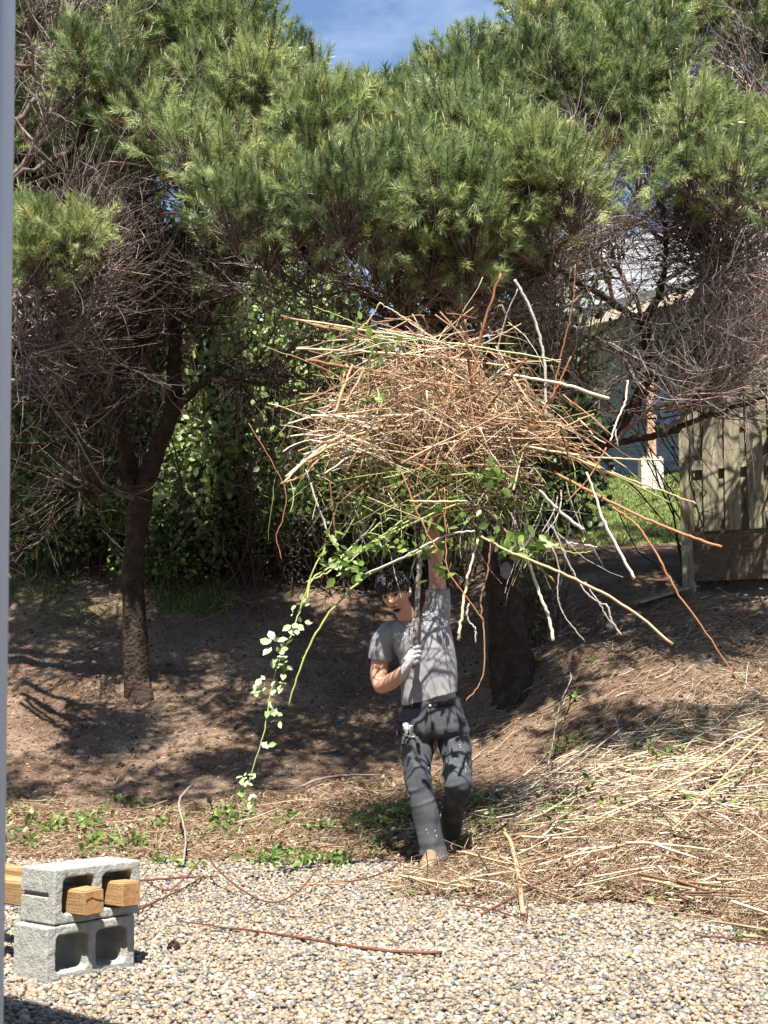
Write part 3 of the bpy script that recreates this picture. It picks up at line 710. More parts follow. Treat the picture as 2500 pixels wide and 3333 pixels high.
treeC = pine('pine_tree', 'C', gC, 'pine with a thick rough trunk and a sawn limb stub behind the man',
    [([(1113, 1570, 11.3), (1108, 1465, 11.5), (1100, 1380, 11.5), (1088, 1290, 11.5), (1078, 1210, 11.5), (1070, 1130, 11.5), (1062, 1040, 11.5), (1045, 940, 11.4), (1010, 830, 11.3), (960, 720, 11.2), (920, 560, 11.1), (880, 380, 11.2), (840, 240, 11.4)], (.22, .17, .15, .138, .132, .128, .13, .10, .08, .065, .05, .035, .015)),
     ([(1068, 1110, 11.5), (1130, 1060, 11.4), (1200, 1010, 11.2), (1250, 985, 11.1), (1300, 955, 11.0), (1350, 905, 10.9), (1390, 840, 10.8), (1405, 770, 10.7), (1395, 700, 10.6), (1430, 610, 10.6), (1437, 520, 10.6), (1425, 420, 10.7), (1390, 300, 10.8), (1340, 225, 10.8)], (.085, .075, .062, .056, .052, .05, .047, .042, .038, .030, .024, .02, .015, .01)),
     ([(1396, 702, 10.6), (1340, 665, 10.4), (1270, 620, 10.2), (1190, 575, 10.0), (1130, 540, 9.9), (1060, 505, 9.8), (1000, 487, 9.7)], (.030, .026, .024, .021, .017, .012, .006)),
     ([(1045, 950, 11.4), (980, 860, 11.1), (900, 760, 10.8), (850, 690, 10.6), (770, 620, 10.5), (690, 560, 10.4), (600, 500, 10.3), (520, 430, 10.2)], (.06, .05, .045, .04, .032, .025, .02, .01)),
     ([(900, 760, 10.8), (860, 620, 10.5), (845, 500, 10.3), (820, 400, 10.2)], (.03, .025, .02, .01)),
     ([(1010, 830, 11.3), (1100, 700, 11.0), (1160, 560, 10.8), (1180, 420, 10.8), (1150, 250, 10.9)], (.05, .04, .03, .02, .01)),
     ([(1240, 985, 11.1), (1320, 960, 10.9), (1420, 940, 10.6), (1510, 905, 10.4), (1600, 875, 10.2), (1680, 850, 10.1)], (.035, .03, .025, .02, .014, .008)),
     ([(1400, 800, 10.7), (1450, 740, 10.6), (1510, 690, 10.5), (1550, 600, 10.5), (1560, 500, 10.6)], (.03, .024, .018, .012, .008))],
    [([(1395, 700, 10.6), (1330, 560, 10.4), (1290, 440, 10.3), (1230, 380, 10.2)], (.02, .014, .006)),
     ([(1340, 665, 10.4), (1290, 560, 10.2), (1250, 500, 10.1), (1240, 430, 10.1)], (.018, .012, .005)),
     ([(1405, 770, 10.7), (1480, 760, 10.4), (1560, 720, 10.3), (1640, 690, 10.2)], (.02, .014, .005)),
     ([(1320, 960, 10.9), (1400, 890, 10.5), (1490, 860, 10.3), (1590, 800, 10.2)], (.02, .014, .005)),
     ([(1420, 940, 10.6), (1480, 900, 10.4), (1550, 850, 10.2), (1640, 830, 10.1)], (.02, .014, .005)),
     ([(1400, 840, 10.7), (1480, 830, 10.5), (1570, 790, 10.3), (1650, 760, 10.2)], (.02, .014, .005)),
     ([(1437, 520, 10.6), (1490, 440, 10.4), (1500, 350, 10.3), (1480, 270, 10.3)], (.018, .012, .005)),
     ([(1430, 610, 10.6), (1520, 560, 10.4), (1600, 540, 10.3), (1690, 520, 10.3)], (.02, .014, .005)),
     ([(1350, 905, 10.9), (1260, 830, 10.7), (1200, 760, 10.6), (1180, 680, 10.5)], (.02, .014, .005)),
     ([(1270, 620, 10.2), (1220, 660, 10.1), (1150, 640, 10.0), (1090, 600, 10.0)], (.015, .01, .005)),
     ([(980, 860, 11.1), (1020, 740, 10.8), (1060, 640, 10.6), (1080, 580, 10.5)], (.02, .014, .005)),
     ([(850, 690, 10.6), (800, 560, 10.2), (790, 500, 10.0), (760, 440, 9.9)], (.02, .014, .005)),
     ([(900, 760, 10.8), (960, 660, 10.4), (970, 600, 10.3), (960, 540, 10.1)], (.02, .014, .005)),
     ([(690, 560, 10.4), (640, 620, 10.3), (600, 650, 10.2), (560, 600, 10.2)], (.016, .01, .005)),
     ([(770, 620, 10.5), (700, 640, 10.4), (640, 620, 10.3), (590, 560, 10.3)], (.016, .01, .005)),
     ([(1100, 700, 11.0), (1180, 620, 10.7), (1240, 560, 10.6), (1290, 480, 10.6)], (.02, .014, .005)),
     ([(960, 720, 11.2), (900, 680, 10.5), (840, 640, 10.1), (760, 600, 9.9)], (.02, .014, .005)),
     ([(960, 720, 11.2), (1000, 660, 10.5), (1060, 600, 10.0), (1150, 570, 9.9)], (.02, .014, .005)),
     ([(850, 690, 10.6), (780, 690, 10.3), (700, 700, 10.2), (620, 690, 10.2)], (.02, .014, .005)),
     ([(1200, 700, 10.8), (1290, 740, 10.6), (1360, 790, 10.5), (1300, 860, 10.5)], (.02, .014, .005)),
     ([(1396, 702, 10.6), (1500, 640, 10.3), (1580, 600, 10.2), (1680, 590, 10.1)], (.02, .014, .005)),
     ([(1437, 520, 10.6), (1370, 480, 10.4), (1320, 520, 10.3), (1260, 560, 10.2)], (.018, .012, .005))],
    [H(920, 560, 11.1), H(880, 380, 11.2), H(1160, 560, 10.8), H(1180, 420, 10.8), H(845, 500, 10.3), H(690, 560, 10.4), H(1190, 575, 10.0)], (1100, 3000, 3600), vb=.6, bias=(.12, -.08, .1))
# sawn stub and knob on the trunk of tree C
a = Acc(); s0 = H(1090, 1245, 11.4); s1 = s0 + np.array([.0, -.13, .035])
V, Fc = tubes(np.array([[s0 + [0, .1, -.02], s0, s1]]), np.array([[.075, .065, .06]]), 14); a.add(V, Fc)
k1 = H(1083, 1305, 11.34); V, Fc = tubes(np.array([[k1 + [0, .1, 0], k1, k1 + [0, -.03, 0], k1 + [0, -.045, 0]]]), np.array([[.05, .042, .034, .012]]), 12); a.add(V, Fc)
a.build('limb_stub', M['bark'], treeC)
a = Acc(); e1 = s1 + [.0, -.002, 0]
V, Fc = tubes(np.array([[e1, e1 + [0, -.006, .0015]]]), np.array([[.050, .047]]) , 14); V[:, 2] = s1[2] + (V[:, 2] - s1[2]) * 1.45
a.add(V, [Fc, tube_caps(1, 2, 14)]); a.build('sawn_face', M['cut'], treeC)
treeD = pine('pine_tree', 'D', (4.3, 13.6, float(gz(4.3, 13.6))), 'tall pine at the right behind the board fence, trunk hidden',
    [([(1900, 1250, 13.4), (1890, 900, 13.3), (1850, 600, 13.0), (1800, 300, 12.6), (1750, 0, 12.4), (1700, -300, 12.4)], (.17, .15, .12, .10, .06, .03)),
     ([(1855, 620, 13.0), (1700, 480, 12.3), (1600, 350, 11.8), (1500, 230, 11.6), (1440, 80, 11.6)], (.06, .05, .04, .03, .015)),
     ([(1855, 620, 13.0), (1720, 300, 12.3), (1650, 100, 12.0), (1550, -100, 11.8)], (.06, .05, .03, .015)),
     ([(1700, 480, 12.3), (1580, 420, 11.5), (1480, 380, 11.2), (1350, 300, 11.2), (1290, 200, 11.3)], (.04, .03, .02, .015, .01))],
    [([(1760, 640, 12.0), (1650, 600, 11.2), (1560, 560, 10.9), (1500, 500, 10.8)], (.03, .02, .008)),
     ([(1800, 480, 12.2), (1690, 470, 11.2), (1600, 470, 10.9), (1520, 470, 10.8)], (.03, .02, .008)),
     ([(1760, 760, 12.0), (1680, 720, 11.2), (1590, 650, 10.9), (1540, 560, 10.8)], (.03, .02, .008)),
     ([(1760, 300, 12.0), (1690, 260, 11.4), (1640, 230, 11.3), (1600, 150, 11.3)], (.03, .02, .008))],
    [H(1600, 350, 11.8), H(1500, 230, 11.6), H(1650, 100, 12.0), H(1350, 300, 11.2), H(1480, 380, 11.2), H(1700, -100, 12.2)], (450, 1200, 1400), vb=.62, bias=(-.2, -.1, .05))

# ------------------------------------------------------------------ shrubs behind the pines
def shrub(name, x, y, w_, dp, h, n, size, tone, label, cat='shrub', group='undergrowth behind the pines', leaf='leaf', stems=60, twigs=500, zoff=0., lobes=9):
    z0 = float(gz(x, y)) + zoff
    t = empty(name, (x, y, z0), label, cat, group)
    a = Acc()
    L = np.stack([rng.uniform(-.8, .8, lobes) * w_ / 2, rng.uniform(-.8, .8, lobes) * dp / 2, rng.uniform(.1, .85, lobes) * h], -1)
    k = rng.integers(0, lobes, n); D_ = nrm(rng.normal(0, 1, (n, 3)) + np.array([0, -.35, .2]))
    rr = np.array([w_ * .27, dp * .36, h * .27])
    p = L[k] + D_ * rr * (rng.uniform(.35, 1.12, n) ** .7)[:, None]
    p[:, 2] = np.abs(p[:, 2]) ; p += [x, y, z0]
    g = base_ground(p[:, 0], p[:, 1]) + .03; p[:, 2] = np.maximum(p[:, 2], g)
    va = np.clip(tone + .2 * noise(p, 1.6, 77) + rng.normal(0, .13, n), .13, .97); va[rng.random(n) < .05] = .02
    leafs(a, p, size, va, .35); a.build('foliage', M[leaf], t)
    a = Acc()
    s = np.stack([x + rng.uniform(-.35, .35, stems) * w_, y + rng.uniform(-.35, .35, stems) * dp, np.zeros(stems)], -1); s[:, 2] = gz(s[:, 0], s[:, 1]) - .05
    P = walk(s, rng.normal(0, .35, (stems, 3)) + [0, 0, 1.2], h * rng.uniform(.7, 1.1, stems), 8, .16, -.02)
    R = np.broadcast_to(np.linspace(.010, .003, 8), (stems, 8))
    V, Fc = tubes(P, R, 4); a.add(V, Fc, .12)
    ramify(a, P, np.array(R), (twigs, twigs), (.5, .25), (-.04, 0), vb=.2)
    a.build('stems', M['twig'], t)
    return t
hedge = [
 ('ivy_shrub', d(560, 800), 14.2, 1.9, 1.0, 3.3, 5200, .09, .93, 'tall climbing ivy with broad leaves toned as sunlit right of the left pine trunk', 'ivy'),  # leaf tone raised to stand in for sun through the crowns
 ('ivy_shrub', d(400, 800), 14.8, 1.9, 1.0, 2.6, 4200, .075, .55, 'ivy bush seen between the two forks of the left pine', 'ivy'),
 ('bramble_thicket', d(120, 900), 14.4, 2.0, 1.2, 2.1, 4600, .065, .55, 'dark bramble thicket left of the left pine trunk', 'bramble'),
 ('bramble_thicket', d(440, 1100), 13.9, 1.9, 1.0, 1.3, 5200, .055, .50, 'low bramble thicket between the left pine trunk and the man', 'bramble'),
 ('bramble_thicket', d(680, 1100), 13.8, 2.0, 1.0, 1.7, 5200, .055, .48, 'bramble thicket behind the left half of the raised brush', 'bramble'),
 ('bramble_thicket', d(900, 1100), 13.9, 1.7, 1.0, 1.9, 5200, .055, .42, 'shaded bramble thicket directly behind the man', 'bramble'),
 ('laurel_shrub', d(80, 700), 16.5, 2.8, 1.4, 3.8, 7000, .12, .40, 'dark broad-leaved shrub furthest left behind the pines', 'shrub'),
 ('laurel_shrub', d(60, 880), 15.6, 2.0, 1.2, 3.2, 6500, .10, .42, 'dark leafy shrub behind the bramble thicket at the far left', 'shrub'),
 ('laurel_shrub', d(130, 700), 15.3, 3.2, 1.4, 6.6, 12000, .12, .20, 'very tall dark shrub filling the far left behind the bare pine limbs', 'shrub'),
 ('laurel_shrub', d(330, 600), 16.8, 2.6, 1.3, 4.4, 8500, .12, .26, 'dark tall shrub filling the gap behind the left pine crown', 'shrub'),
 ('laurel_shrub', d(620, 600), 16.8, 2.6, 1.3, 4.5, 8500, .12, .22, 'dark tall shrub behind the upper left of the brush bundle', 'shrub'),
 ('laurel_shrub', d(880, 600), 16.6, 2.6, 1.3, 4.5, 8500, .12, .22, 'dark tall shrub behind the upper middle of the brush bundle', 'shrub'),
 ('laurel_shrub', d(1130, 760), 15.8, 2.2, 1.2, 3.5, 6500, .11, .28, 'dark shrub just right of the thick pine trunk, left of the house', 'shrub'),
 ('weed_clump', d(1150, 1300), 12.1, .7, .5, .75, 420, .05, .55, 'leafy climbing weeds at the right foot of the thick pine trunk', 'plant'),
 ('ivy_shrub', d(1620, 740), 13.0, 2.0, .6, 2.9, 2600, .06, .36, 'dark ivy hanging over the top of the board fence', 'ivy'),
]
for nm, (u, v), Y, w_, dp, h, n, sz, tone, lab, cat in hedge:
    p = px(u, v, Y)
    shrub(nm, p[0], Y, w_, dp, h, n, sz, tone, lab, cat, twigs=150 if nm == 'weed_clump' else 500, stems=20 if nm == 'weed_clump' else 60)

# ------------------------------------------------------------------ house beyond the lawn
hb = px(2300, 1540, 20.0); hz = float(gz(hb[0], 20.0)) - .1
house = empty('house', (hb[0], 20, hz), 'pale grey house with a porch roof, seen through the branches at the right', 'house')
a = Acc(); Yw = 20.4
p0 = px(1740, 1560, Yw); p1 = px(3100, 880, Yw)
rows = 16
for k in range(rows):   # lap siding
    z0_ = hz - .1 + k * .2
    box(a, ((p0[0] + p1[0]) / 2, Yw + .07 - .0, z0_ + .1), p1[0] - p0[0], .10 + (k % 2) * .0, .196, rot=None)
a.build('wall', M['siding'], house, smooth=False)
def slab(name, c4, th, mat, parent):
    a = Acc(); c4 = np.array(c4); n_ = nrm(np.cross(c4[1] - c4[0], c4[3] - c4[0])[None])[0]
    V = np.vstack([c4, c4 + n_ * th])
    a.add(V, [np.array([[3, 2, 1, 0], [4, 5, 6, 7], [0, 1, 5, 4], [1, 2, 6, 5], [2, 3, 7, 6], [3, 0, 4, 7]])])
    return a.build(name, mat, parent, smooth=False)
slab('roof', [px(1700, 1085, 18.2), px(2900, 770, 18.2), px(2900, 560, 22.5), px(1700, 900, 22.5)], .12, M['roof'], house)
slab('fascia', [px(1700, 1120, 18.17), px(2900, 805, 18.17), px(2900, 772, 18.17), px(1700, 1086, 18.17)], .04, M['fascia'], house)
q0 = px(2117, 1490, 18.5); q1 = px(2114, 1040, 18.5)
a = Acc(); box(a, ((q0 + q1) / 2 + [.0, 0, 0]), .11, .11, q1[2] - q0[2], bevel=.006); pst = a.build('porch_post', M['porchwood'], house, smooth=False)
a = Acc(); g0 = float(gz(q0[0], 18.5)); box(a, (q0[0], 18.5, (g0 + q0[2]) / 2 - .05), .29, .29, q0[2] - g0 + .1 - .005, bevel=.02); a.build('pier', M['concrete'], house, smooth=False)
wn = empty('window', (0, 0, 0)); wn.parent = house
wn.location = (0, 0, 0)
c0 = px(2132, 1385, 20.34); c1 = px(2290, 1240, 20.34)
a = Acc(); box(a, (c0 + c1) / 2 + [0, .0, 0], c1[0] - c0[0], .02, c1[2] - c0[2]); pane = a.build('pane', M['glass'], wn, smooth=False)
a = Acc()
for (x0, x1, z0, z1) in ((c0[0] - .06, c1[0] + .06, c1[2], c1[2] + .06), (c0[0] - .06, c1[0] + .06, c0[2] - .06, c0[2]), (c0[0] - .06, c0[0], c0[2] + .001, c1[2] - .001), (c1[0], c1[0] + .06, c0[2] + .001, c1[2] - .001)):
    box(a, ((x0 + x1) / 2, 20.32, (z0 + z1) / 2), x1 - x0, .05, z1 - z0)
a.build('frame', M['fascia'], wn, smooth=False)

# ------------------------------------------------------------------ board fence
fA = px(2244, 1900, 12.55); fB = px(3300, 1840, 11.3)
fd = nrm((fB - fA)[None] * [1, 1, 0])[0]; fang = math.atan2(fd[1], fd[0]); FR = rotz(fang)
zA, zslope = px(2244, 1893, 12.55)[2], .0
fence = empty('board_fence', (fA[0], fA[1], float(gz(fA[0], fA[1]))), 'weathered board fence on kick boards at the right edge', 'fence')
def fpos(s, z, dy=0): return fA + fd * s + np.array([0, 0, 0]) + FR @ np.array([0, dy, 0]) + np.array([0, 0, z - fA[2]])
zk0 = zA - .0; zk1 = zA + .43; zt = px(2300, 1165, 12.5)[2]
for s in (0, 2.4):
    a = Acc(); g = float(gz(*(fA + fd * s)[:2])) - .3
    c = fpos(s, (g + zt) / 2); box(a, c, .10, .10, zt - .02 - g, FR, bevel=.006); a.build('post', M['fence'], fence, smooth=False)
L_ = float(np.linalg.norm((fB - fA)[:2]))
def roughboard(acc, c, w_, t_, h, rot, seed):
    bm = bmesh.new(); bmesh.ops.create_cube(bm, size=1)
    for v in bm.verts: v.co = Vector((v.co.x * w_, v.co.y * t_, v.co.z * h))
    bmesh.ops.bevel(bm, geom=bm.edges[:], offset=.003, segments=1, affect='EDGES')
    r = np.random.default_rng(seed); lean = r.normal(0, .006); dt = r.normal(0, .012)
    for v in bm.verts:
        v.co.x += v.co.z * lean
        if v.co.z > 0: v.co.z += dt + v.co.x * r.normal(0, .02)
    bmto(acc, bm, c, rot)
for k, z in enumerate((zk0 + .10, zk0 + .315)):
    a = Acc(); c = fpos(L_ / 2 + .05, z, -.005); roughboard(a, c, L_, .035, .205, FR, 60 + k); a.build('kick_board', M['kick'], fence, smooth=False)
for z in (px(2300, 1516, 12.5)[2], zt - .25):
    a = Acc(); box(a, fpos(L_ / 2 + .05, z, 0), L_, .04, .09, FR, bevel=.004); a.build('rail', M['fence'], fence, smooth=False)
k = 0; s = .13
while s < L_:
    front = k % 2 == 1
    a = Acc(); h = zt - zk1 + rng.uniform(-.02, .02); c = fpos(s, zk1 + .004 + h / 2, -.034 if front else .034)
    roughboard(a, c, .138 if front else .125, .018, h, FR, k); a.build('board', M['fence'], fence, smooth=False)
    s += .098; k += 1
# plank lying by the fence and a stone
pp = px(2150, 1865, 12.3); a = Acc(); box(a, (pp[0], 12.3, float(gz(pp[0], 12.3)) + .04), .62, .12, .022, rotz(.6) @ np.array([[math.cos(-.25), 0, math.sin(-.25)], [0, 1, 0], [-math.sin(-.25), 0, math.cos(-.25)]]), bevel=.003)
tag(a.build('plank', M['fence'], smooth=False, origin=(pp[0], 12.3, float(gz(pp[0], 12.3)))), 'short grey plank lying on the bank left of the fence post', 'plank')

def ground_hit(u, v):
    """points of the terrain seen at photo pixels (u, v)"""
    u = np.asarray(u, float); v = np.asarray(v, float)
    Ys = np.linspace(5.0, 26, 1300)
    dirx = (u - 1250) / F; zc = (1666.5 - v) / F
    yy = math.cos(TH) - zc * math.sin(TH); zz = math.sin(TH) + zc * math.cos(TH)
    sx = dirx / yy; sz = zz / yy
    X = sx[:, None] * Ys[None]; Z = CAMZ + sz[:, None] * Ys[None]
    G = np.maximum(base_ground(X, np.broadcast_to(Ys, X.shape)), 0)
    hit = (Z <= G); i = np.argmax(hit, 1); i[~hit.any(1)] = len(Ys) - 1
    Y = Ys[i]; x = sx * Y
    return np.stack([x, Y, np.maximum(gz(x, Y), 0.0)], -1)
st = ground_hit([1990], [2050])[0]; V0, F0 = ico(3); a = Acc(); a.add(V0 * np.array([.045, .04, .05]) * (1 + .12 * noise(V0, 2, 3)[:, None]) + st + [0, 0, .03], F0)
tag(a.build('stone', M['stone'], origin=st), 'round grey stone on the shaded bank right of the thick trunk', 'stone')

# ------------------------------------------------------------------ litter, cut stalks, weeds, grass (uncountable ground cover)
def samp(n, poly, wfun=None):
    """random photo pixels inside a polygon given in full-view pixels"""
    poly = np.array(poly) * 1.507
    lo, hi = poly.min(0), poly.max(0); out = []
    while sum(len(o) for o in out) < n:
        q = rng.uniform(lo, hi, (n * 2, 2)); c = np.zeros(len(q), bool); j = len(poly) - 1
        for i in range(len(poly)):
            xi, yi = poly[i]; xj, yj = poly[j]
            c ^= ((yi > q[:, 1]) != (yj > q[:, 1])) & (q[:, 0] < (xj - xi) * (q[:, 1] - yi) / (yj - yi + 1e-9) + xi); j = i
        q = q[c]
        if wfun is not None: q = q[rng.random(len(q)) < wfun(q)]
        out.append(q)
    return np.concatenate(out)[:n]
FOOT = px(1402, 2812, 8.22)
def lay(acc, q, L, r, lift, tilt=.10, azim=None, var=(0.5, .22), K=4, S_=3, curve=.1):
    p = ground_hit(q[:, 0], q[:, 1]); p = p[np.hypot(p[:, 0] - FOOT[0], (p[:, 1] - FOOT[1]) * .8) > .06 + L * .55]; n = len(p)
    az = rng.uniform(0, math.pi, n) if azim is None else rng.normal(azim[0], azim[1], n)
    L = L * rng.uniform(.35, 1.3, n); h = np.abs(rng.normal(0, 1, n)) * lift
    D_ = np.stack([np.cos(az), np.sin(az), rng.normal(0, tilt, n)], -1)
    P = walk(p - D_ * L[:, None] / 2, D_, L, K, curve, 0)
    gg = np.maximum(gz(P[..., 0], P[..., 1]), 0)
    P[..., 2] = np.maximum(gg + h[:, None] + rng.normal(0, tilt, (n, 1)) * (np.linspace(-.5, .5, K)[None] * L[:, None]), gg + .003)
    R = (r * rng.uniform(.5, 1.5, n))[:, None] * np.linspace(1.1, .7, K)[None]
    V, Fc = tubes(P, R, S_); acc.add(V, Fc, np.repeat(np.clip(rng.normal(var[0], var[1], n), 0, 1), K * S_))
    return P
RIGHT = [(1010, 1800), (1020, 1740), (1120, 1690), (1250, 1640), (1400, 1560), (1560, 1480), (1700, 1440), (1700, 2060), (1560, 2010), (1350, 1960), (1200, 1945), (1000, 1950), (830, 1950), (900, 1870), (960, 1840)]
PILE = [(860, 1935), (900, 1880), (1000, 1850), (1200, 1820), (1450, 1800), (1700, 1760), (1700, 2060), (1560, 2000), (1400, 1955), (1150, 1965), (950, 1950)]
BAND = [(10, 1720), (200, 1730), (420, 1740), (600, 1720), (760, 1690), (1000, 1660), (1010, 1850), (900, 1850), (560, 1870), (400, 1870), (240, 1860), (10, 1860)]
a = Acc()
lay(a, samp(10500, RIGHT), .12, .0016, .02, .2, var=(.45, .27))
lay(a, samp(1300, RIGHT), .34, .0021, .03, .16, (.25, .8), var=(.62, .25), K=6, curve=.16)
lay(a, samp(11000, PILE), .11, .0019, .05, .4, var=(.40, .28), curve=.2)
lay(a, samp(330, PILE), .36, .0055, .07, .25, (.15, .8), var=(.55, .28), K=5, S_=5, curve=.08)
lay(a, samp(330, [(1060, 1690), (1700, 1500), (1700, 1850), (1000, 1780)]), .6, .0034, .035, .1, (.25, .4), var=(.78, .16), K=6, S_=4, curve=.09)
tag(a.build('cut_brush_litter', M['litter']), 'straw coloured cut stalks and brush strewn over the right slope', 'cut brush', kind='stuff')
a = Acc()
lay(a, samp(9500, BAND), .10, .0018, .012, .25, var=(.42, .22))
lay(a, samp(500, BAND), .35, .003, .02, .12, var=(.5, .2), K=5)
lay(a, samp(4500, [(10, 1400), (1659, 1300), (1659, 1600), (1000, 1700), (10, 1730)]), .09, .0016, .004, .1, var=(.35, .2))
lay(a, samp(1100, [(1150, 1300), (1659, 1280), (1659, 1560), (1200, 1640), (1030, 1680), (1000, 1560)]), .22, .0026, .015, .15, (.5, .5), var=(.5, .22), K=5)
lay(a, samp(500, [(10, 1100), (700, 1180), (700, 1300), (300, 1400), (10, 1300)]), .2, .0026, .015, .15, var=(.4, .22), K=5)
p = ground_hit(*samp(2600, BAND).T); leafs(a, p + [0, 0, .012], .028, np.clip(rng.normal(.35, .25, len(p)), 0, 1), .6)
p = ground_hit(*samp(2600, RIGHT).T); leafs(a, p + [0, 0, .03], .03, np.clip(rng.normal(.4, .25, len(p)), 0, 1), .5)
p = ground_hit(*samp(3600, [(10, 1250), (1659, 1280), (1659, 1560), (1000, 1700), (10, 1730)]).T); leafs(a, p + [0, 0, .006], .022, np.clip(rng.normal(.35, .2, len(p)), 0, 1), .8)
tag(a.build('leaf_litter', M['litter']), 'fine brown twigs and dead leaves littering the bank', 'leaf litter', kind='stuff')
a = Acc()
q = samp(9000, [(10, 1120), (700, 1200), (1659, 1280), (1659, 1560), (1010, 1720), (10, 1740)]); p = ground_hit(q[:, 0], q[:, 1]); n = len(p)
s_ = .004 + .016 * rng.uniform(0, 1, n) ** 4
scatter(a, iv1 * (1 + .25 * noise(iv1, 1.7, 4)[:, None]), if1, p + np.stack([0 * s_, 0 * s_, s_ * .2], -1), frames(rng.normal(0, 1, (n, 3))), np.stack([s_ * 1.2, s_, s_ * .8], -1), np.clip(rng.normal(.35, .2, n), 0, 1))
tag(a.build('soil_clods', M['clod']), 'small clods and crumbs of brown soil on the bank', 'soil', kind='stuff')
# pine straw and bits blown over the gravel
a = Acc(); lay(a, samp(900, [(20, 1880), (1659, 1960), (1659, 2200), (20, 2200)]), .06, .0011, .012, .05, var=(.5, .2))
lay(a, samp(500, [(840, 1830), (1659, 1960), (1659, 2040), (1000, 2000), (300, 1930)]), .1, .0018, .012, .1, var=(.5, .2))
tag(a.build('gravel_straw', M['litter']), 'thin straw bits scattered over the pebbles', 'straw', kind='stuff')
# low green weeds
a = Acc(); at_ = Acc()
spots = [(215, 1830, 9), (190, 1790, 8), (110, 1800, 6), (60, 1780, 7), (45, 1830, 6), (300, 1830, 4), (340, 1790, 4), (480, 1790, 9), (510, 1770, 7), (465, 1760, 3), (580, 1868, 8), (620, 1872, 8), (650, 1875, 6), (690, 1870, 7), (740, 1872, 6), (260, 1720, 4), (300, 1740, 4), (620, 1780, 5), (690, 1790, 4), (800, 1800, 8), (840, 1780, 9), (880, 1770, 8), (820, 1840, 6), (1000, 1760, 8), (1040, 1745, 7), (1060, 1800, 7), (1020, 1840, 4),
         (1230, 1740, 7), (1210, 1770, 6), (1430, 1635, 6), (1560, 1705, 5), (1590, 1740, 4), (1480, 1720, 3), (1290, 1800, 3), (1340, 1860, 3), (1640, 1740, 5), (1550, 1790, 4), (1380, 1620, 3), (1240, 1610, 6), (1200, 1620, 5), (1610, 1960, 2), (1600, 2040, 2), (1240, 1520, 3), (1160, 1450, 3), (1280, 1440, 3), (400, 1880, 4), (350, 1870, 4), (330, 1865, 3), (1500, 1850, 3), (1100, 1830, 4)]
for (u, v, sz) in spots:
    c = ground_hit([u * 1.507], [v * 1.507])[0]; n = int(5 * sz)
    p = c + rng.normal(0, 1, (n, 3)) * np.array([.011 * sz, .011 * sz, 0]); p[:, 2] = np.maximum(gz(p[:, 0], p[:, 1]), 0) + rng.uniform(.01, .010 * sz + .02, n)
    leafs(a, p, .032 + .002 * sz, np.clip(rng.normal(.62, .14, n), .2, .95), .45)
    s = np.repeat(c[None], max(3, n // 4), 0) + rng.normal(0, .01, (max(3, n // 4), 3)); e = p[:len(s)]
    V, Fc = tubes(np.stack([s, (s + e) / 2 + [0, 0, .01], e], 1), np.array([[.0014, .0012, .001]]), 3); a.add(V, Fc, .45)
m_ = samp(420, RIGHT); p = ground_hit(m_[:, 0], m_[:, 1]); leafs(a, p + [0, 0, .03], .045, np.clip(rng.normal(.65, .12, len(p)), .2, .95), .5)
m_ = samp(700, BAND); p = ground_hit(m_[:, 0], m_[:, 1]); leafs(a, p + [0, 0, .02], .026, np.clip(rng.normal(.58, .12, len(p)), .2, .95), .5)
tag(a.build('low_weeds', M['leaf']), 'low green weeds sprouting through the litter', 'weeds', kind='stuff')
# grass
def grass(q, hgt, name, label, tone):
    a = Acc(); p = ground_hit(q[:, 0], q[:, 1]); n = len(p)
    p[:, :2] += rng.normal(0, .02, (n, 2)); p[:, 2] = gz(p[:, 0], p[:, 1]) - .01
    D_ = nrm(rng.normal(0, .5, (n, 3)) + [0, 0, 1]); h = hgt * rng.uniform(.5, 1.3, n)[:, None]
    sd_ = nrm(np.cross(D_, rng.normal(0, 1, (n, 3)))) * .004 * (p[:, 1:2] / 12)
    m1 = p + D_ * h * .55; tip = p + D_ * h + np.stack([rng.normal(0, .25, n), rng.normal(0, .25, n), -.1 + 0 * h[:, 0]], -1) * h
    V = np.stack([p - sd_, p + sd_, m1 + sd_ * .8, m1 - sd_ * .8, tip], 1).reshape(-1, 3); b = np.arange(n)[:, None] * 5
    a.add(V, [b + np.array([[0, 1, 2, 3]]), b + np.array([[3, 2, 4]])], np.repeat(np.clip(rng.normal(tone, .2, n), 0, 1), 5))
    tag(a.build(name, M['grass']), label, 'grass', kind='stuff')
grass(samp(26000, [(1300, 1020), (1490, 1015), (1490, 1170), (1280, 1180), (1200, 1150)]), .065, 'lawn_grass', 'short green lawn in front of the house, between trunk and fence', .78)
grass(np.vstack([samp(1500, [(10, 1150), (100, 1160), (180, 1230), (130, 1300), (10, 1290)]), samp(1800, [(310, 1260), (430, 1245), (520, 1300), (480, 1330), (350, 1320)])]), .09, 'bank_grass', 'thin shaded grass at the top of the bank on the left', .5)
q = ground_hit(*samp(700, [(1330, 1270), (1659, 1255), (1659, 1290), (1500, 1290)]).T)

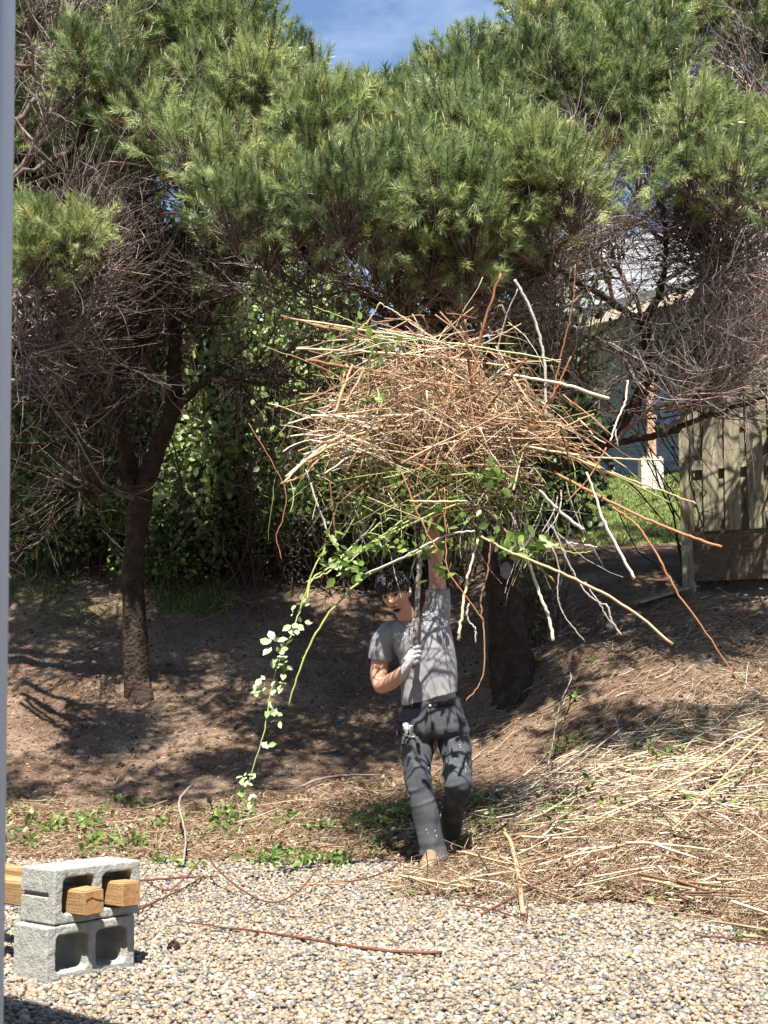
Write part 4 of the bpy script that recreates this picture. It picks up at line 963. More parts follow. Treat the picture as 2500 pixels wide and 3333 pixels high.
# canes lying on the gravel
def cane_thing(pts, rs, mat, label, group=None, name='cane', thorns=0, Kn=26):
    q = ground_hit([p[0] * 1.507 for p in pts], [p[1] * 1.507 for p in pts]); q[:, 2] += [((.024 if p[1] > 1860 else .012) + rs[0] * 1.0 + (p[2] if len(p) > 2 else 0)) for p in pts]
    P = resample(q, Kn, .0012); R = interp_r(rs, Kn); a = Acc(); V, Fc = tubes(P[None], R[None], 7); a.add(V, [Fc, tube_caps(1, Kn, 7)], .5)
    if thorns:
        i = rng.integers(1, Kn - 1, thorns); s = P[i]; e = s + nrm(rng.normal(0, 1, (thorns, 3)) + [0, 0, .4]) * .014
        V, Fc = tubes(np.stack([s, (s + e) / 2, e], 1), np.array([[.0022, .0014, .0003]]), 3); a.add(V, Fc, .7)
    return tag(a.build(name, M[mat], origin=q[0]), label, 'cane', group)
g_ = 'bramble canes lying on the gravel'
cane_thing([(383, 2003), (500, 2020), (640, 2040), (770, 2062), (880, 2073), (955, 2074)], (.003, .0052, .0064, .0062), 'redcane', 'long straight red-brown cane lying on the gravel, nearest the camera', g_, thorns=30)
cane_thing([(312, 1912), (360, 1936), (400, 1930, .05), (432, 1912, .10), (445, 1903, .11), (470, 1925, .08), (530, 1950, .02), (590, 1962), (650, 1952, .04), (700, 1905, .08), (735, 1895, .06)], (.004, .005, .0035), 'redcane', 'wavy red cane arching over the gravel right of the blocks', g_, thorns=14, Kn=40)
cane_thing([(290, 1985), (350, 1955), (400, 1930), (440, 1905)], (.006, .005, .003), 'redcane', 'brown cane leaning up from the gravel beside the blocks', g_, thorns=8)
cane_thing([(300, 1915), (400, 1908), (470, 1905)], (.006, .006, .004), 'redcane', 'short straight brown cane behind the wavy cane', g_, thorns=8)
cane_thing([(715, 1918), (760, 1915), (830, 1895), (870, 1870), (905, 1850)], (.0035, .0045, .004), 'redcane', 'dark cane running from the gravel towards the man', g_, thorns=12)
cane_thing([(610, 1925), (660, 1922), (750, 1920)], (.004, .004, .003), 'stalk', 'pale straw stalk lying on the gravel inside the wave', g_)
cane_thing([(1040, 1990), (1130, 1955, .03), (1220, 1925, .06), (1310, 1900, .08)], (.006, .008, .007), 'redcane', 'dark red cane lying across the front of the brush litter', g_, thorns=12)
cane_thing([(985, 1968), (1060, 1978), (1130, 1998), (1140, 1985, .03)], (.005, .004, .003), 'redcane', 'thin dark cane curling off the edge of the litter', g_)
cane_thing([(1500, 2035), (1580, 2045), (1659, 2060)], (.005, .004, .003), 'redcane', 'thin red-brown cane on the gravel at the right edge', g_)
s_ = 'loose sticks lying on the bank'
cane_thing([(1130, 1990), (1120, 1930, .04), (1105, 1880, .1), (1090, 1860, .12)], (.012, .013, .010), 'stalk', 'short thick pale stick end lying in the litter', s_, 'stick')
cane_thing([(1200, 1710), (1260, 1660, .05), (1345, 1600, .1)], (.004, .006, .006), 'graystick', 'straight silvery stick pointing up the bank right of the man', s_, 'stick')
cane_thing([(1250, 1830, .03), (1330, 1790, .06), (1450, 1740, .12), (1560, 1690, .16), (1650, 1630, .16)], (.007, .009, .008), 'stalk', 'long pale stick sloping up across the right litter', s_, 'stick')
cane_thing([(1650, 1650, .15), (1560, 1750, .18), (1480, 1810, .1)], (.006, .008, .009), 'stalk', 'pale stick crossing the long one at the right edge', s_, 'stick')
cane_thing([(1120, 1805, .02), (1300, 1800, .05), (1500, 1812, .05)], (.005, .006, .004), 'greencane', 'thin green stalk lying flat on the right litter', s_, 'stick')
cane_thing([(1210, 1470, .1), (1235, 1530, .2), (1210, 1600, .25), (1185, 1700, .12), (1160, 1750, .02)], (.004, .005, .005), 'graystick', 'crooked grey twig standing in front of the thick trunk', s_, 'twig')
cane_thing([(560, 1770), (640, 1790), (760, 1795), (850, 1790)], (.004, .005, .003), 'greencane', 'pale green stalk lying on the ground left of the man', s_, 'stick')
cane_thing([(620, 1720), (680, 1700, .02), (750, 1695, .03), (820, 1685, .02)], (.006, .008, .006), 'graystick', 'brown stick lying at the edge of the bare soil left of the man', s_, 'stick')
cane_thing([(395, 1880), (400, 1840, .08), (385, 1800, .15), (400, 1780, .18), (420, 1760, .2)], (.006, .007, .005), 'graystick', 'pale crooked stick standing up behind the gravel edge', s_, 'stick')
cane_thing([(240, 1700), (265, 1670, .06), (290, 1655, .1)], (.004, .004, .003), 'stalk', 'small reddish twig on the bare soil at the left', s_, 'twig')
# cone
cc = ground_hit([565], [3105])[0]; a = Acc()
for k in range(46):
    f = k / 46; an = k * 2.4; r0 = .017 * math.sin(math.pi * (.12 + .8 * f)); c = cc + np.array([r0 * math.cos(an), (f - .5) * .045, .022 + r0 * math.sin(an)])
    dd = np.array([math.cos(an) * .9, .35, math.sin(an) * .9]); P = np.stack([c, c + dd * .006, c + dd * .012])[None]; V, Fc = tubes(P, np.array([[.004, .006, .002]]), 5); a.add(V, Fc, rng.uniform(.1, .5))
tag(a.build('pine_cone', M['bark'], origin=cc), 'small brown pine cone on the pebbles right of the blocks', 'pine cone')

# ------------------------------------------------------------------ the man
dg = bpy.context.evaluated_depsgraph_get
def mesh_remesh(V, Fs, voxel, name='tmp', smooth_it=2):
    me = bpy.data.meshes.new(name); fl = []
    for f in Fs: fl += f.tolist()
    me.from_pydata(V.tolist(), [], fl); me.update()
    bm = bmesh.new(); bm.from_mesh(me); bmesh.ops.recalc_face_normals(bm, faces=bm.faces[:]); bm.to_mesh(me); bm.free()
    o = bpy.data.objects.new(name, me); C.collection.objects.link(o)
    m = o.modifiers.new('r', 'REMESH'); m.mode = 'VOXEL'; m.voxel_size = voxel; m.use_smooth_shade = True
    if smooth_it:
        sm = o.modifiers.new('s', 'SMOOTH'); sm.factor = .5; sm.iterations = smooth_it
    e = bpy.data.meshes.new_from_object(o.evaluated_get(dg())); bpy.data.objects.remove(o)
    return e
def getco(e):
    n = len(e.vertices); co = np.empty(n * 3, np.float32); e.vertices.foreach_get('co', co)
    no = np.empty(n * 3, np.float32); e.vertices.foreach_get('normal', no)
    return co.reshape(-1, 3).astype(float), no.reshape(-1, 3).astype(float)
def finish(e, co, name, mats, parent, var=None, mat_idx=None):
    e.vertices.foreach_set('co', (co - rootloc(parent)).astype(np.float32).ravel())
    e.name = name; e.materials.clear()
    for m in (mats if isinstance(mats, list) else [mats]): e.materials.append(m)
    at = e.attributes.new('var', 'FLOAT', 'POINT'); at.data.foreach_set('value', (np.full(len(co), .6) if var is None else var).astype(np.float32))
    e.polygons.foreach_set('use_smooth', np.full(len(e.polygons), True)); e.update()
    o = bpy.data.objects.new(name, e); C.collection.objects.link(o); o.parent = parent
    return o
def loft(acc, secs, n=28, sub=5, ex=2.0):
    """secs: (centre, half vector a, half vector b); smooth closed tube"""
    S_ = np.array([np.concatenate(s) for s in secs], float); m = (len(S_) - 1) * sub + 1
    Q = np.zeros((m, 9))
    for c in range(3): Q[:, c * 3:c * 3 + 3] = resample(S_[:, c * 3:c * 3 + 3], m)
    an = np.arange(n) * 2 * math.pi / n
    ca = np.sign(np.cos(an)) * np.abs(np.cos(an)) ** (2 / ex); sa = np.sign(np.sin(an)) * np.abs(np.sin(an)) ** (2 / ex)
    V = Q[:, None, 0:3] + Q[:, None, 3:6] * ca[None, :, None] + Q[:, None, 6:9] * sa[None, :, None]
    base = np.arange(m - 1)[:, None] * n; j = np.arange(n)[None]; j2 = (j + 1) % n
    Fq = np.stack([base + j, base + j2, base + n + j2, base + n + j], -1).reshape(-1, 4)
    V = V.reshape(-1, 3); nv = len(V); V = np.vstack([V, Q[0, :3], Q[-1, :3]])
    k = np.arange(n); k2 = (k + 1) % n
    c0 = np.stack([k2, k, np.full(n, nv)], -1); c1 = np.stack([k + (m - 1) * n, k2 + (m - 1) * n, np.full(n, nv + 1)], -1)
    acc.add(V, [Fq, c0, c1])
def limb_loft(acc, pts, flat=1.0, n=24, sub=6, ref=(0, 1, 0)):
    """pts: (point, radius[, radius2]); a lies across ref, b roughly along ref"""
    P = np.array([p[0] for p in pts], float); T = nrm(np.gradient(P, axis=0)); secs = []
    for i, p in enumerate(pts):
        a_ = nrm(np.cross(T[i], np.asarray(ref, float))[None])[0]; b_ = np.cross(a_, T[i])
        r = p[1]; r2 = p[2] if len(p) > 2 else r * flat
        secs.append((P[i], a_ * r, b_ * r2))
    loft(acc, secs, n, sub)

mg = px(1400, 2810, 8.4)
man = empty('person', (mg[0], 8.4, max(float(gz(mg[0], 8.4)), 0)), 'young man with dark hair, goatee, grey T-shirt and torn dark work trousers holding brush overhead', 'person')
HC = px(1287, 1930, 8.27)
def rx(a): c, s = math.cos(a), math.sin(a); return np.array([[1, 0, 0], [0, c, -s], [0, s, c]])
def ry(a): c, s = math.cos(a), math.sin(a); return np.array([[c, 0, s], [0, 1, 0], [-s, 0, c]])
HR = ry(math.radians(-13)) @ rotz(math.radians(-24)) @ rx(math.radians(13))
HS = 1.03
def skull(D_):
    """radius surface of the head for unit directions, local frame: face towards -y"""
    x, y, z = D_[..., 0], D_[..., 1], D_[..., 2]
    g = lambda cx, cz, sx, sz, p: np.exp(-((p[..., 0] - cx) / sx) ** 2 - ((p[..., 2] - cz) / sz) ** 2)
    P = D_ * np.array([.074, .094, .116])
    P = P.copy()
    low = np.clip(-P[..., 2] / .116, 0, 1)
    P[..., 0] *= 1 - .30 * low ** 1.6
    P[..., 1] = np.where(P[..., 1] > 0, P[..., 1] * (1 - .38 * low), P[..., 1] * (1 - .02 * low))
    fr = np.clip(-y, 0, 1) ** .8; f = (y < 0)
    px_, pz = P[..., 0].copy(), P[..., 2].copy()
    ex = lambda cx, cz, sx, sz: np.exp(-((px_ - cx) / sx) ** 2 - ((pz - cz) / sz) ** 2) * f
    d_ = 0
    d_ = d_ + .024 * ex(0, -.028, .011, .012) + .015 * ex(0, -.010, .009, .018) + .007 * ex(0, .010, .009, .014)      # nose
    d_ = d_ + .006 * (ex(.011, -.034, .007, .007) + ex(-.011, -.034, .007, .007))
    d_ = d_ - .011 * (ex(.031, .004, .016, .011) + ex(-.031, .004, .016, .011))                                          # sockets
    d_ = d_ + .0065 * (ex(.030, .024, .022, .008) + ex(-.030, .024, .022, .008)) + .003 * ex(0, .024, .03, .01)          # brow
    d_ = d_ + .005 * (ex(.044, -.022, .018, .016) + ex(-.044, -.022, .018, .016))                                        # cheek
    d_ = d_ + .008 * ex(0, -.058, .022, .006) - .006 * ex(0, -.0645, .022, .0028) + .009 * ex(0, -.0715, .017, .006)     # lips
    d_ = d_ - .005 * ex(0, -.084, .02, .006) + .012 * ex(0, -.102, .022, .014)                                           # chin
    P[..., 1] -= d_
    return P
def hw(p): return HC + (np.asarray(p) * HS) @ HR.T
ba = Acc()
nu, nv_ = 120, 96
th = np.linspace(0, math.pi, nv_)[1:-1]; ph = np.arange(nu) * 2 * math.pi / nu
D_ = np.stack([np.sin(th)[:, None] * np.cos(ph)[None], np.sin(th)[:, None] * np.sin(ph)[None], np.cos(th)[:, None] * np.ones(nu)[None]], -1)
hv = hw(skull(D_).reshape(-1, 3)); m_ = nv_ - 2
top, bot = hw(skull(np.array([[0, 0, 1.]])))[0], hw(skull(np.array([[0, 0, -1.]])))[0]
i = np.arange(m_ - 1)[:, None] * nu; j = np.arange(nu)[None]; j2 = (j + 1) % nu
Fq = np.stack([i + j, i + nu + j, i + nu + j2, i + j2], -1).reshape(-1, 4); k = np.arange(nu); k2 = (k + 1) % nu
ba.add(np.vstack([hv, top, bot]), [Fq, np.stack([k, k2, np.full(nu, m_ * nu)], -1), np.stack([k2 + (m_ - 1) * nu, k + (m_ - 1) * nu, np.full(nu, m_ * nu + 1)], -1)])
for sx in (-1, 1):    # ears
    V, Fc = ico(2); V = V * np.array([.010, .019, .032]); V[:, 1] += V[:, 2] * .25; V[:, 0] += np.where(V[:, 1] > 0, .006, 0)
    V = V * [sx, 1, 1] + [sx * .076, .008, -.012]; ba.add(hw(V), Fc if sx > 0 else Fc[:, ::-1])
Q = lambda u, v, Y: px(u, v, Y)
nk0, nk1 = hw([0, .018, -.06]), Q(1338, 2035, 8.42)
limb_loft(ba, [(nk0, .052), (nk0 * .5 + nk1 * .5, .055), (nk1, .062), (nk1 + [0.01, 0, -.08], .09)])
# torso, hips, arms
xv = lambda x0, v0, x1, v1, Y=8.43: ((Q(x0, v0, Y) + Q(x1, v1, Y)) / 2, (Q(x1, v1, Y) - Q(x0, v0, Y)) / 2)
def sec(x0, v0, x1, v1, dp, Y=8.43):
    c, a_ = xv(x0, v0, x1, v1, Y); return (c, a_, np.array([0, dp, 0]))
loft(ba, [sec(1285, 2035, 1430, 2000, .07), sec(1285, 2090, 1462, 2080, .10), sec(1310, 2160, 1470, 2150, .105), sec(1322, 2220, 1474, 2212, .10), sec(1318, 2290, 1486, 2272, .105), sec(1312, 2350, 1500, 2345, .11), sec(1330, 2400, 1490, 2400, .09)])
armR = [(Q(1272, 2052, 8.43), .055), (Q(1246, 2105, 8.44), .053), (Q(1236, 2160, 8.44), .052), (Q(1233, 2205, 8.42), .050), (Q(1241, 2232, 8.38), .045), (Q(1268, 2222, 8.32), .046), (Q(1292, 2204, 8.25), .041), (Q(1312, 2184, 8.20), .033), (Q(1324, 2170, 8.18), .029)]
armL = [(Q(1395, 2030, 8.45), .060), (Q(1414, 1960, 8.44), .057), (Q(1424, 1910, 8.43), .052), (Q(1421, 1860, 8.41), .047), (Q(1417, 1825, 8.40), .042), (Q(1418, 1795, 8.38), .045), (Q(1414, 1745, 8.35), .040), (Q(1408, 1690, 8.31), .031), (Q(1406, 1655, 8.28), .028)]
limb_loft(ba, armR); limb_loft(ba, armL)
legR = [(Q(1358, 2390, 8.45), .085), (Q(1358, 2460, 8.39), .075), (Q(1366, 2560, 8.35), .048), (Q(1376, 2610, 8.34), .046), (Q(1396, 2690, 8.34), .045), (Q(1410, 2775, 8.33), .036)]
legL = [(Q(1458, 2390, 8.46), .085), (Q(1482, 2460, 8.40), .062), (Q(1492, 2545, 8.29), .045), (Q(1486, 2590, 8.34), .042), (Q(1468, 2660, 8.46), .04), (Q(1458, 2735, 8.58), .036)]
limb_loft(ba, legR); limb_loft(ba, legL)
e = mesh_remesh(np.concatenate(ba.v), ba.f, .0042, 'body', 1); co, no = getco(e)
loc = ((co - HC) @ HR) / HS
var = np.full(len(co), .78) + .03 * noise(co, 30, 5)
armm = (co[:, 0] < Q(1300, 2100, 8.4)[0]) & (co[:, 2] < Q(1300, 2140, 8.4)[2]) & (co[:, 2] > Q(0, 2290, 8.4)[2]); var[armm] = .62 + .04 * noise(co[armm], 14, 3)
hd = np.linalg.norm(loc / [.1, .13, .14], axis=1) < 1.15
lx, ly, lz = loc[:, 0], loc[:, 1], loc[:, 2]
G = lambda cx, cz, sx, sz: np.exp(-((lx - cx) / sx) ** 2 - ((lz - cz) / sz) ** 2) * (ly < -.02)
hv_ = .74 - .10 * G(0, -.02, .06, .03) - .22 * (G(0, -.0645, .020, .006)) - .32 * G(0, -.092, .020, .018) - .14 * G(0, -.052, .024, .004) - .17 * G(0, -.09, .05, .026) - .12 * G(.05, -.07, .02, .04) - .12 * G(-.05, -.07, .02, .04)
hv_ -= .62 * (G(.031, .0245, .019, .0045) + G(-.031, .0245, .019, .0045)) + .34 * (G(.031, .004, .013, .0045) + G(-.031, .004, .013, .0045)) + .16 * (G(.031, .006, .02, .014) + G(-.031, .006, .02, .014))
hv_ -= .14 * G(0, -.036, .012, .004)
hairline = (lz > .058 + .010 * noise(loc, 60, 2) - np.clip(ly + .05, 0, 1) * .95) & (np.abs(loc[:, 2]) < .2) & ((lz > -.035) | (ly > .02))
hairline &= ~((np.abs(lx) > .066) & (lz < .02) & (ly < .03))
hv_ = np.where(hairline & (lz > -.07), .0, hv_)
var = np.where(hd, hv_, var)
body = finish(e, co, 'body', M['skin'], man, np.clip(var, 0, 1))
# eyes
for sx in (-1, 1):
    a = Acc(); V, Fc = ico(3); a.add(hw(V * .0105 * np.array([1.25, .8, .62]) + [sx * .031, -.0755, .003]), Fc); a.build('eye', M['eye'], man)
# hair
a = Acc(); nh = 1500
D_ = nrm(rng.normal(0, 1, (nh * 3, 3))); S0 = skull(D_)
k = (S0[:, 2] > .056 - np.clip(S0[:, 1] + .055, 0, 1) * .95) & ((S0[:, 2] > -.045) | (S0[:, 1] > .05)) & ~((np.abs(S0[:, 0]) > .06) & (S0[:, 2] < .012) & (S0[:, 1] < .025))
S0 = S0[k][:nh]; nD = nrm(S0 / np.array([.074, .094, .116]) ** 2); n = len(S0)
crownp = np.array([.01, .035, .12]); flow = nrm(S0 - crownp) ; flow = flow - nD * np.sum(flow * nD, 1, keepdims=True); flow = nrm(flow)
sw = np.stack([.5 * noise(S0, 26, 1), .5 * noise(S0, 26, 2), .5 * noise(S0, 26, 3)], -1)
topm = np.clip(S0[:, 2] / .1, 0, 1)[:, None]
d1 = nrm(flow * .8 + nD * (.25 + .55 * topm) + sw + rng.normal(0, .18, (n, 3)))
ln = (.030 + .040 * topm[:, 0]) * rng.uniform(.7, 1.25, n)
P = [S0 - nD * .003]; dcur = d1
for q in range(5):
    P.append(P[-1] + dcur * (ln / 5)[:, None]); dcur = nrm(dcur + flow * .22 - nD * .20 + np.array([0, 0, -.08]))
P = np.stack(P, 1); R = np.array([.0048, .0052, .0046, .0036, .0024, .0006])[None] * rng.uniform(.5, 1.0, n)[:, None]
V, Fc = tubes(hw(P.reshape(-1, 3)).reshape(P.shape), R, 4); a.add(V, Fc, np.repeat(rng.uniform(0, 1, n), 24))
# goatee and moustache
m2 = 420; cx = rng.normal(0, .012, m2); cz = -.100 + rng.normal(0, .008, m2); mo = rng.random(m2) < .12
brow = rng.random(m2) < .3; cx = np.where(mo, rng.normal(0, .018, m2), cx); cz = np.where(mo, -.0535 + rng.normal(0, .0014, m2), cz); bx = rng.uniform(.014, .046, m2); cx = np.where(brow, bx * rng.choice([-1, 1], m2), cx); cz = np.where(brow, .0245 - 4 * (bx - .028) ** 2 + rng.normal(0, .0015, m2), cz); 
dd = nrm(np.stack([cx / .055, -np.sqrt(np.clip(1 - (cx / .06) ** 2, .05, 1)), cz / .116 * 1.3], -1)); s0 = skull(dd)
Pb = np.stack([s0, s0 + [0, -.0022, -.003], s0 + [0, -.0018, -.007]], 1); V, Fc = tubes(hw(Pb.reshape(-1, 3)).reshape(Pb.shape), np.array([[.0010, .0010, .0004]]), 3); a.add(V, Fc, .8)
hair = a.build('hair', M['hair'], man)
# earbud
a = Acc(); V, Fc = ico(2); a.add(hw(V * np.array([.007, .008, .010]) + [.0885, -.006, -.014]), Fc); a.build('earbud', M['white'], man)

# shirt
sa = Acc()
loft(sa, [sec(1312, 2301, 1491, 2252, .126), sec(1308, 2262, 1489, 2225, .128), sec(1304, 2200, 1486, 2180, .130), sec(1296, 2140, 1482, 2135, .134), sec(1276, 2090, 1474, 2085, .132), sec(1262, 2055, 1462, 2030, .118), sec(1268, 2035, 1440, 1995, .09), sec(1290, 2022, 1400, 1990, .065)], n=40, ex=2.3)
limb_loft(sa, [(Q(1300, 2060, 8.43), .075), (Q(1270, 2062, 8.43), .072), (Q(1248, 2090, 8.44), .070), (Q(1240, 2120, 8.44), .069), (Q(1237, 2147, 8.445), .070)])
limb_loft(sa, [(Q(1395, 2075, 8.44), .10), (Q(1412, 2030, 8.45), .092), (Q(1424, 1985, 8.45), .080), (Q(1426, 1950, 8.44), .072), (Q(1424, 1918, 8.43), .073)])
e = mesh_remesh(np.concatenate(sa.v), sa.f, .006, 'shirt', 4); co, no = getco(e)
# folds radiating from the raised shoulder to the hip, and sag at the belly
sh = Q(1425, 1990, 8.3); rel = co - sh; ang = np.arctan2(rel[:, 0], -rel[:, 2]); rd = np.linalg.norm(rel[:, [0, 2]], axis=1)
fold = noise(np.stack([ang * 9, rd * 2.2, co[:, 1] * 5], -1), 1, 6) * np.clip(rd * 3.5, 0, 1) * .007
fold += (.5 - np.abs(noise(np.stack([ang * 7, rd * 1.6 + 2, co[:, 1] * 4], -1), 1, 61))) * .012 * np.clip(rd * 2.5, 0, 1)
fold += noise(co * np.array([14, 8, 14]), 1, 21) * .003 + noise(co * np.array([7, 5, 26]), 1, 8) * .0035 * np.clip((2.0 - np.abs(co[:, 2] - 1.05) * 8), 0, 1)
slv = (co[:, 0] < Q(1285, 2100, 8.4)[0]) | (co[:, 2] > Q(0, 1985, 8.4)[2]); fold = np.where(slv, fold * .5 + .0075 * (.5 - np.abs(noise(co * [14, 8, 30] + co[:, :1] * [0, 0, 22], 1, 3))), fold)
co += no * fold[:, None]
shirt = finish(e, co, 'shirt', M['shirt'], man)
bvs = BVHTree.FromPolygons([Vector(v) for v in co], [tuple(p.vertices) for p in e.polygons])
def onto(bvh, u, v, off=.0015):
    p = px(u, v, 8.0); o_ = Vector((0, 0, CAMZ)); dr = (Vector(p) - o_).normalized(); h = bvh.ray_cast(o_, dr, 30)
    return np.array(h[0] + h[1] * off) if h[0] is not None else px(u, v, 8.3)
# collar, hem and cuff ribs
def strip(path, r, mat, name, parent, bvh=None, off=.001, S_=6, K=28):
    P = resample(np.array(path), K); a = Acc(); V, Fc = tubes(P[None], np.full((1, K), r), S_); a.add(V, [Fc, tube_caps(1, K, S_)], .6); return a.build(name, mat, parent)
cp = [onto(bvs, u, v, .001) for u, v in ((1290, 2022), (1300, 2030), (1314, 2037), (1330, 2038), (1346, 2033), (1358, 2022))]
strip(cp, .006, M['shirt'], 'collar', shirt if False else man)
# printed lettering on the chest: an M with a mark below
lets = [[(1283, 2076), (1285, 2060), (1292, 2070), (1298, 2056), (1304, 2071)], [(1292, 2074), (1296, 2086), (1300, 2092), (1302, 2082), (1304, 2074)], [(1307, 2068), (1311, 2062), (1316, 2060), (1318, 2066), (1314, 2070)], [(1308, 2085), (1313, 2080), (1317, 2074)]]
a = Acc()
for l in lets:
    P = np.array([onto(bvs, u, v, .0008) for u, v in l]); P = resample(np.vstack([P]), 12) if False else P
    for q in range(len(P) - 1):
        V, Fc = tubes(np.stack([P[q], P[q + 1]])[None], np.array([[.0026, .0024]]), 5); a.add(V, [Fc, tube_caps(1, 2, 5)])
a.build('chest_print', M['white'], shirt if False else man)

# trousers
ta = Acc()
loft(ta, [sec(1310, 2291, 1499, 2272, .122), sec(1306, 2315, 1505, 2305, .128), sec(1298, 2360, 1520, 2355, .136), sec(1302, 2388, 1526, 2385, .12), sec(1340, 2405, 1505, 2405, .08)], n=40, ex=2.2)
S3 = lambda x0, x1, v, Y, dp: (((Q(x0, v, Y) + Q(x1, v, Y)) / 2), (Q(x1, v, Y) - Q(x0, v, Y)) / 2, np.array([0, dp, dp * .12]))
loft(ta, [S3(1304, 1412, 2370, 8.45, .11), S3(1304, 1408, 2430, 8.42, .105), S3(1314, 1404, 2500, 8.37, .088), S3(1328, 1404, 2568, 8.33, .080), S3(1336, 1411, 2605, 8.32, .078), S3(1345, 1425, 2655, 8.32, .078), S3(1356, 1436, 2705, 8.32, .077), S3(1367, 1447, 2755, 8.31, .076), S3(1373, 1453, 2795, 8.30, .078)])
loft(ta, [S3(1414, 1524, 2370, 8.46, .11), S3(1430, 1530, 2430, 8.41, .105), S3(1440, 1532, 2490, 8.32, .092), S3(1448, 1534, 2545, 8.25, .080), S3(1450, 1530, 2582, 8.29, .080), S3(1444, 1512, 2625, 8.38, .076), S3(1438, 1500, 2680, 8.50, .072), S3(1434, 1490, 2732, 8.60, .070)])
e = mesh_remesh(np.concatenate(ta.v), ta.f, .0065, 'trousers', 3); co, no = getco(e)
kn = np.exp(-((co[:, 2] - .45) / .13) ** 2) + np.exp(-((co[:, 2] - .08) / .09) ** 2) * 1.2 + np.exp(-((co[:, 2] - .76) / .07) ** 2) * .8
f1 = noise(np.stack([co[:, 0] * 6 + co[:, 2] * 9, co[:, 1] * 8, co[:, 2] * 24 - co[:, 0] * 8], -1), 1, 31)
f1 = 1 - 2.2 * np.abs(f1)
f2 = 1 - 2 * np.abs(noise(np.stack([co[:, 0] * 9, co[:, 1] * 9, co[:, 2] * 7 + co[:, 0] * 14], -1), 1, 37))
f3 = noise(np.stack([co[:, 0] * 12, co[:, 1] * 12, co[:, 2] * 40], -1), 1, 41)
co += no * (f1 * .0065 * kn + f2 * .008 + f3 * .0028 * kn + .002)[:, None]
finish(e, co, 'trousers', M['jeans'], man)
bvt = BVHTree.FromPolygons([Vector(v) for v in co], [tuple(p.vertices) for p in e.polygons])
# waistband
ws = [sec(1309, 2300, 1500, 2284, .124), sec(1308, 2290, 1500, 2272, .124)]
wa = Acc(); loft(wa, [sec(1307, 2309, 1503, 2293, .132), sec(1306, 2300, 1502, 2283, .131), sec(1308, 2289, 1500, 2271, .127)], n=48, ex=2.25); wa.build('waistband', M['belt'], man)
a = Acc(); V, Fc = ico(2); bt = Q(1400, 2297, 8.29); a.add(V * [.008, .004, .008] + bt, Fc); a.build('button', M['metal'], man)
# torn pocket lining and ragged flaps at the hip
def rag(name, pts, mat, seed, off=.006, wav=.006):
    r = np.random.default_rng(seed); a = Acc(); n = 9; V = []
    for (u0, v0), (u1, v1), w0, w1 in pts:
        for i_ in range(n):
            t = i_ / (n - 1); u = u0 + (u1 - u0) * t; v = v0 + (v1 - v0) * t; wd = w0 + (w1 - w0) * t
            for j_ in range(6):
                s_ = j_ / 5 - .5; uu = u + s_ * wd + r.normal(0, .8 if 0 < j_ < 5 else 2.2); V.append(onto(bvt, uu, v, off + wav * math.sin(s_ * 9 + t * 5) * .6 + wav * t * .5))
        b = len(V) - n * 6; q = [[b + i_ * 6 + j_, b + i_ * 6 + j_ + 1, b + (i_ + 1) * 6 + j_ + 1, b + (i_ + 1) * 6 + j_] for i_ in range(n - 1) for j_ in range(5)]
        a.f.append(np.array(q)); a.mi.append(np.zeros(len(q), int))
    a.v = [np.array(V)]; a.a = [np.linspace(0, 1, len(V))]; a.n = len(V)
    o = a.build(name, mat, man); so_ = o.modifiers.new('t', 'SOLIDIFY'); so_.thickness = .0018; return o
rag('pocket_lining', [((1322, 2353), (1326, 2398), 16, 8)], M['white'], 1)
rag('pocket_lining', [((1338, 2360), (1342, 2402), 13, 15)], M['lining'], 2, .004)
for k_, q_ in enumerate((((1306, 2350), (1306, 2395), 12, 22), ((1316, 2385), (1318, 2430), 14, 8), ((1356, 2395), (1362, 2425), 14, 6))): rag('torn_flap', [q_], M['jeans'], 3 + k_, .010, .008)
# fly seam and pocket seams
for pth in ([(1401, 2305), (1403, 2340), (1407, 2375), (1410, 2405)], [(1455, 2300), (1478, 2322), (1506, 2338), (1516, 2342)], [(1520, 2360), (1527, 2400), (1530, 2440), (1531, 2500)]):
    strip([onto(bvt, u, v, .000) for u, v in pth], .0024, M['belt'], 'seam', man, K=14)
# specks of paint
V0, F0 = ico(1)
for u, v in ((1497, 2424), (1499, 2432), (1453, 2446), (1449, 2455), (1512, 2484), (1516, 2487), (1515, 2505), (1516, 2511), (1416, 2704), (1421, 2721), (1394, 2712), (1388, 2700), (1395, 2500), (1483, 2470)):
    a = Acc(); a.add(V0 * rng.uniform(.002, .0036) * np.array([1, .4, 1]) + onto(bvt, u, v, .0005), F0); a.build('paint_speck', M['white'], man)

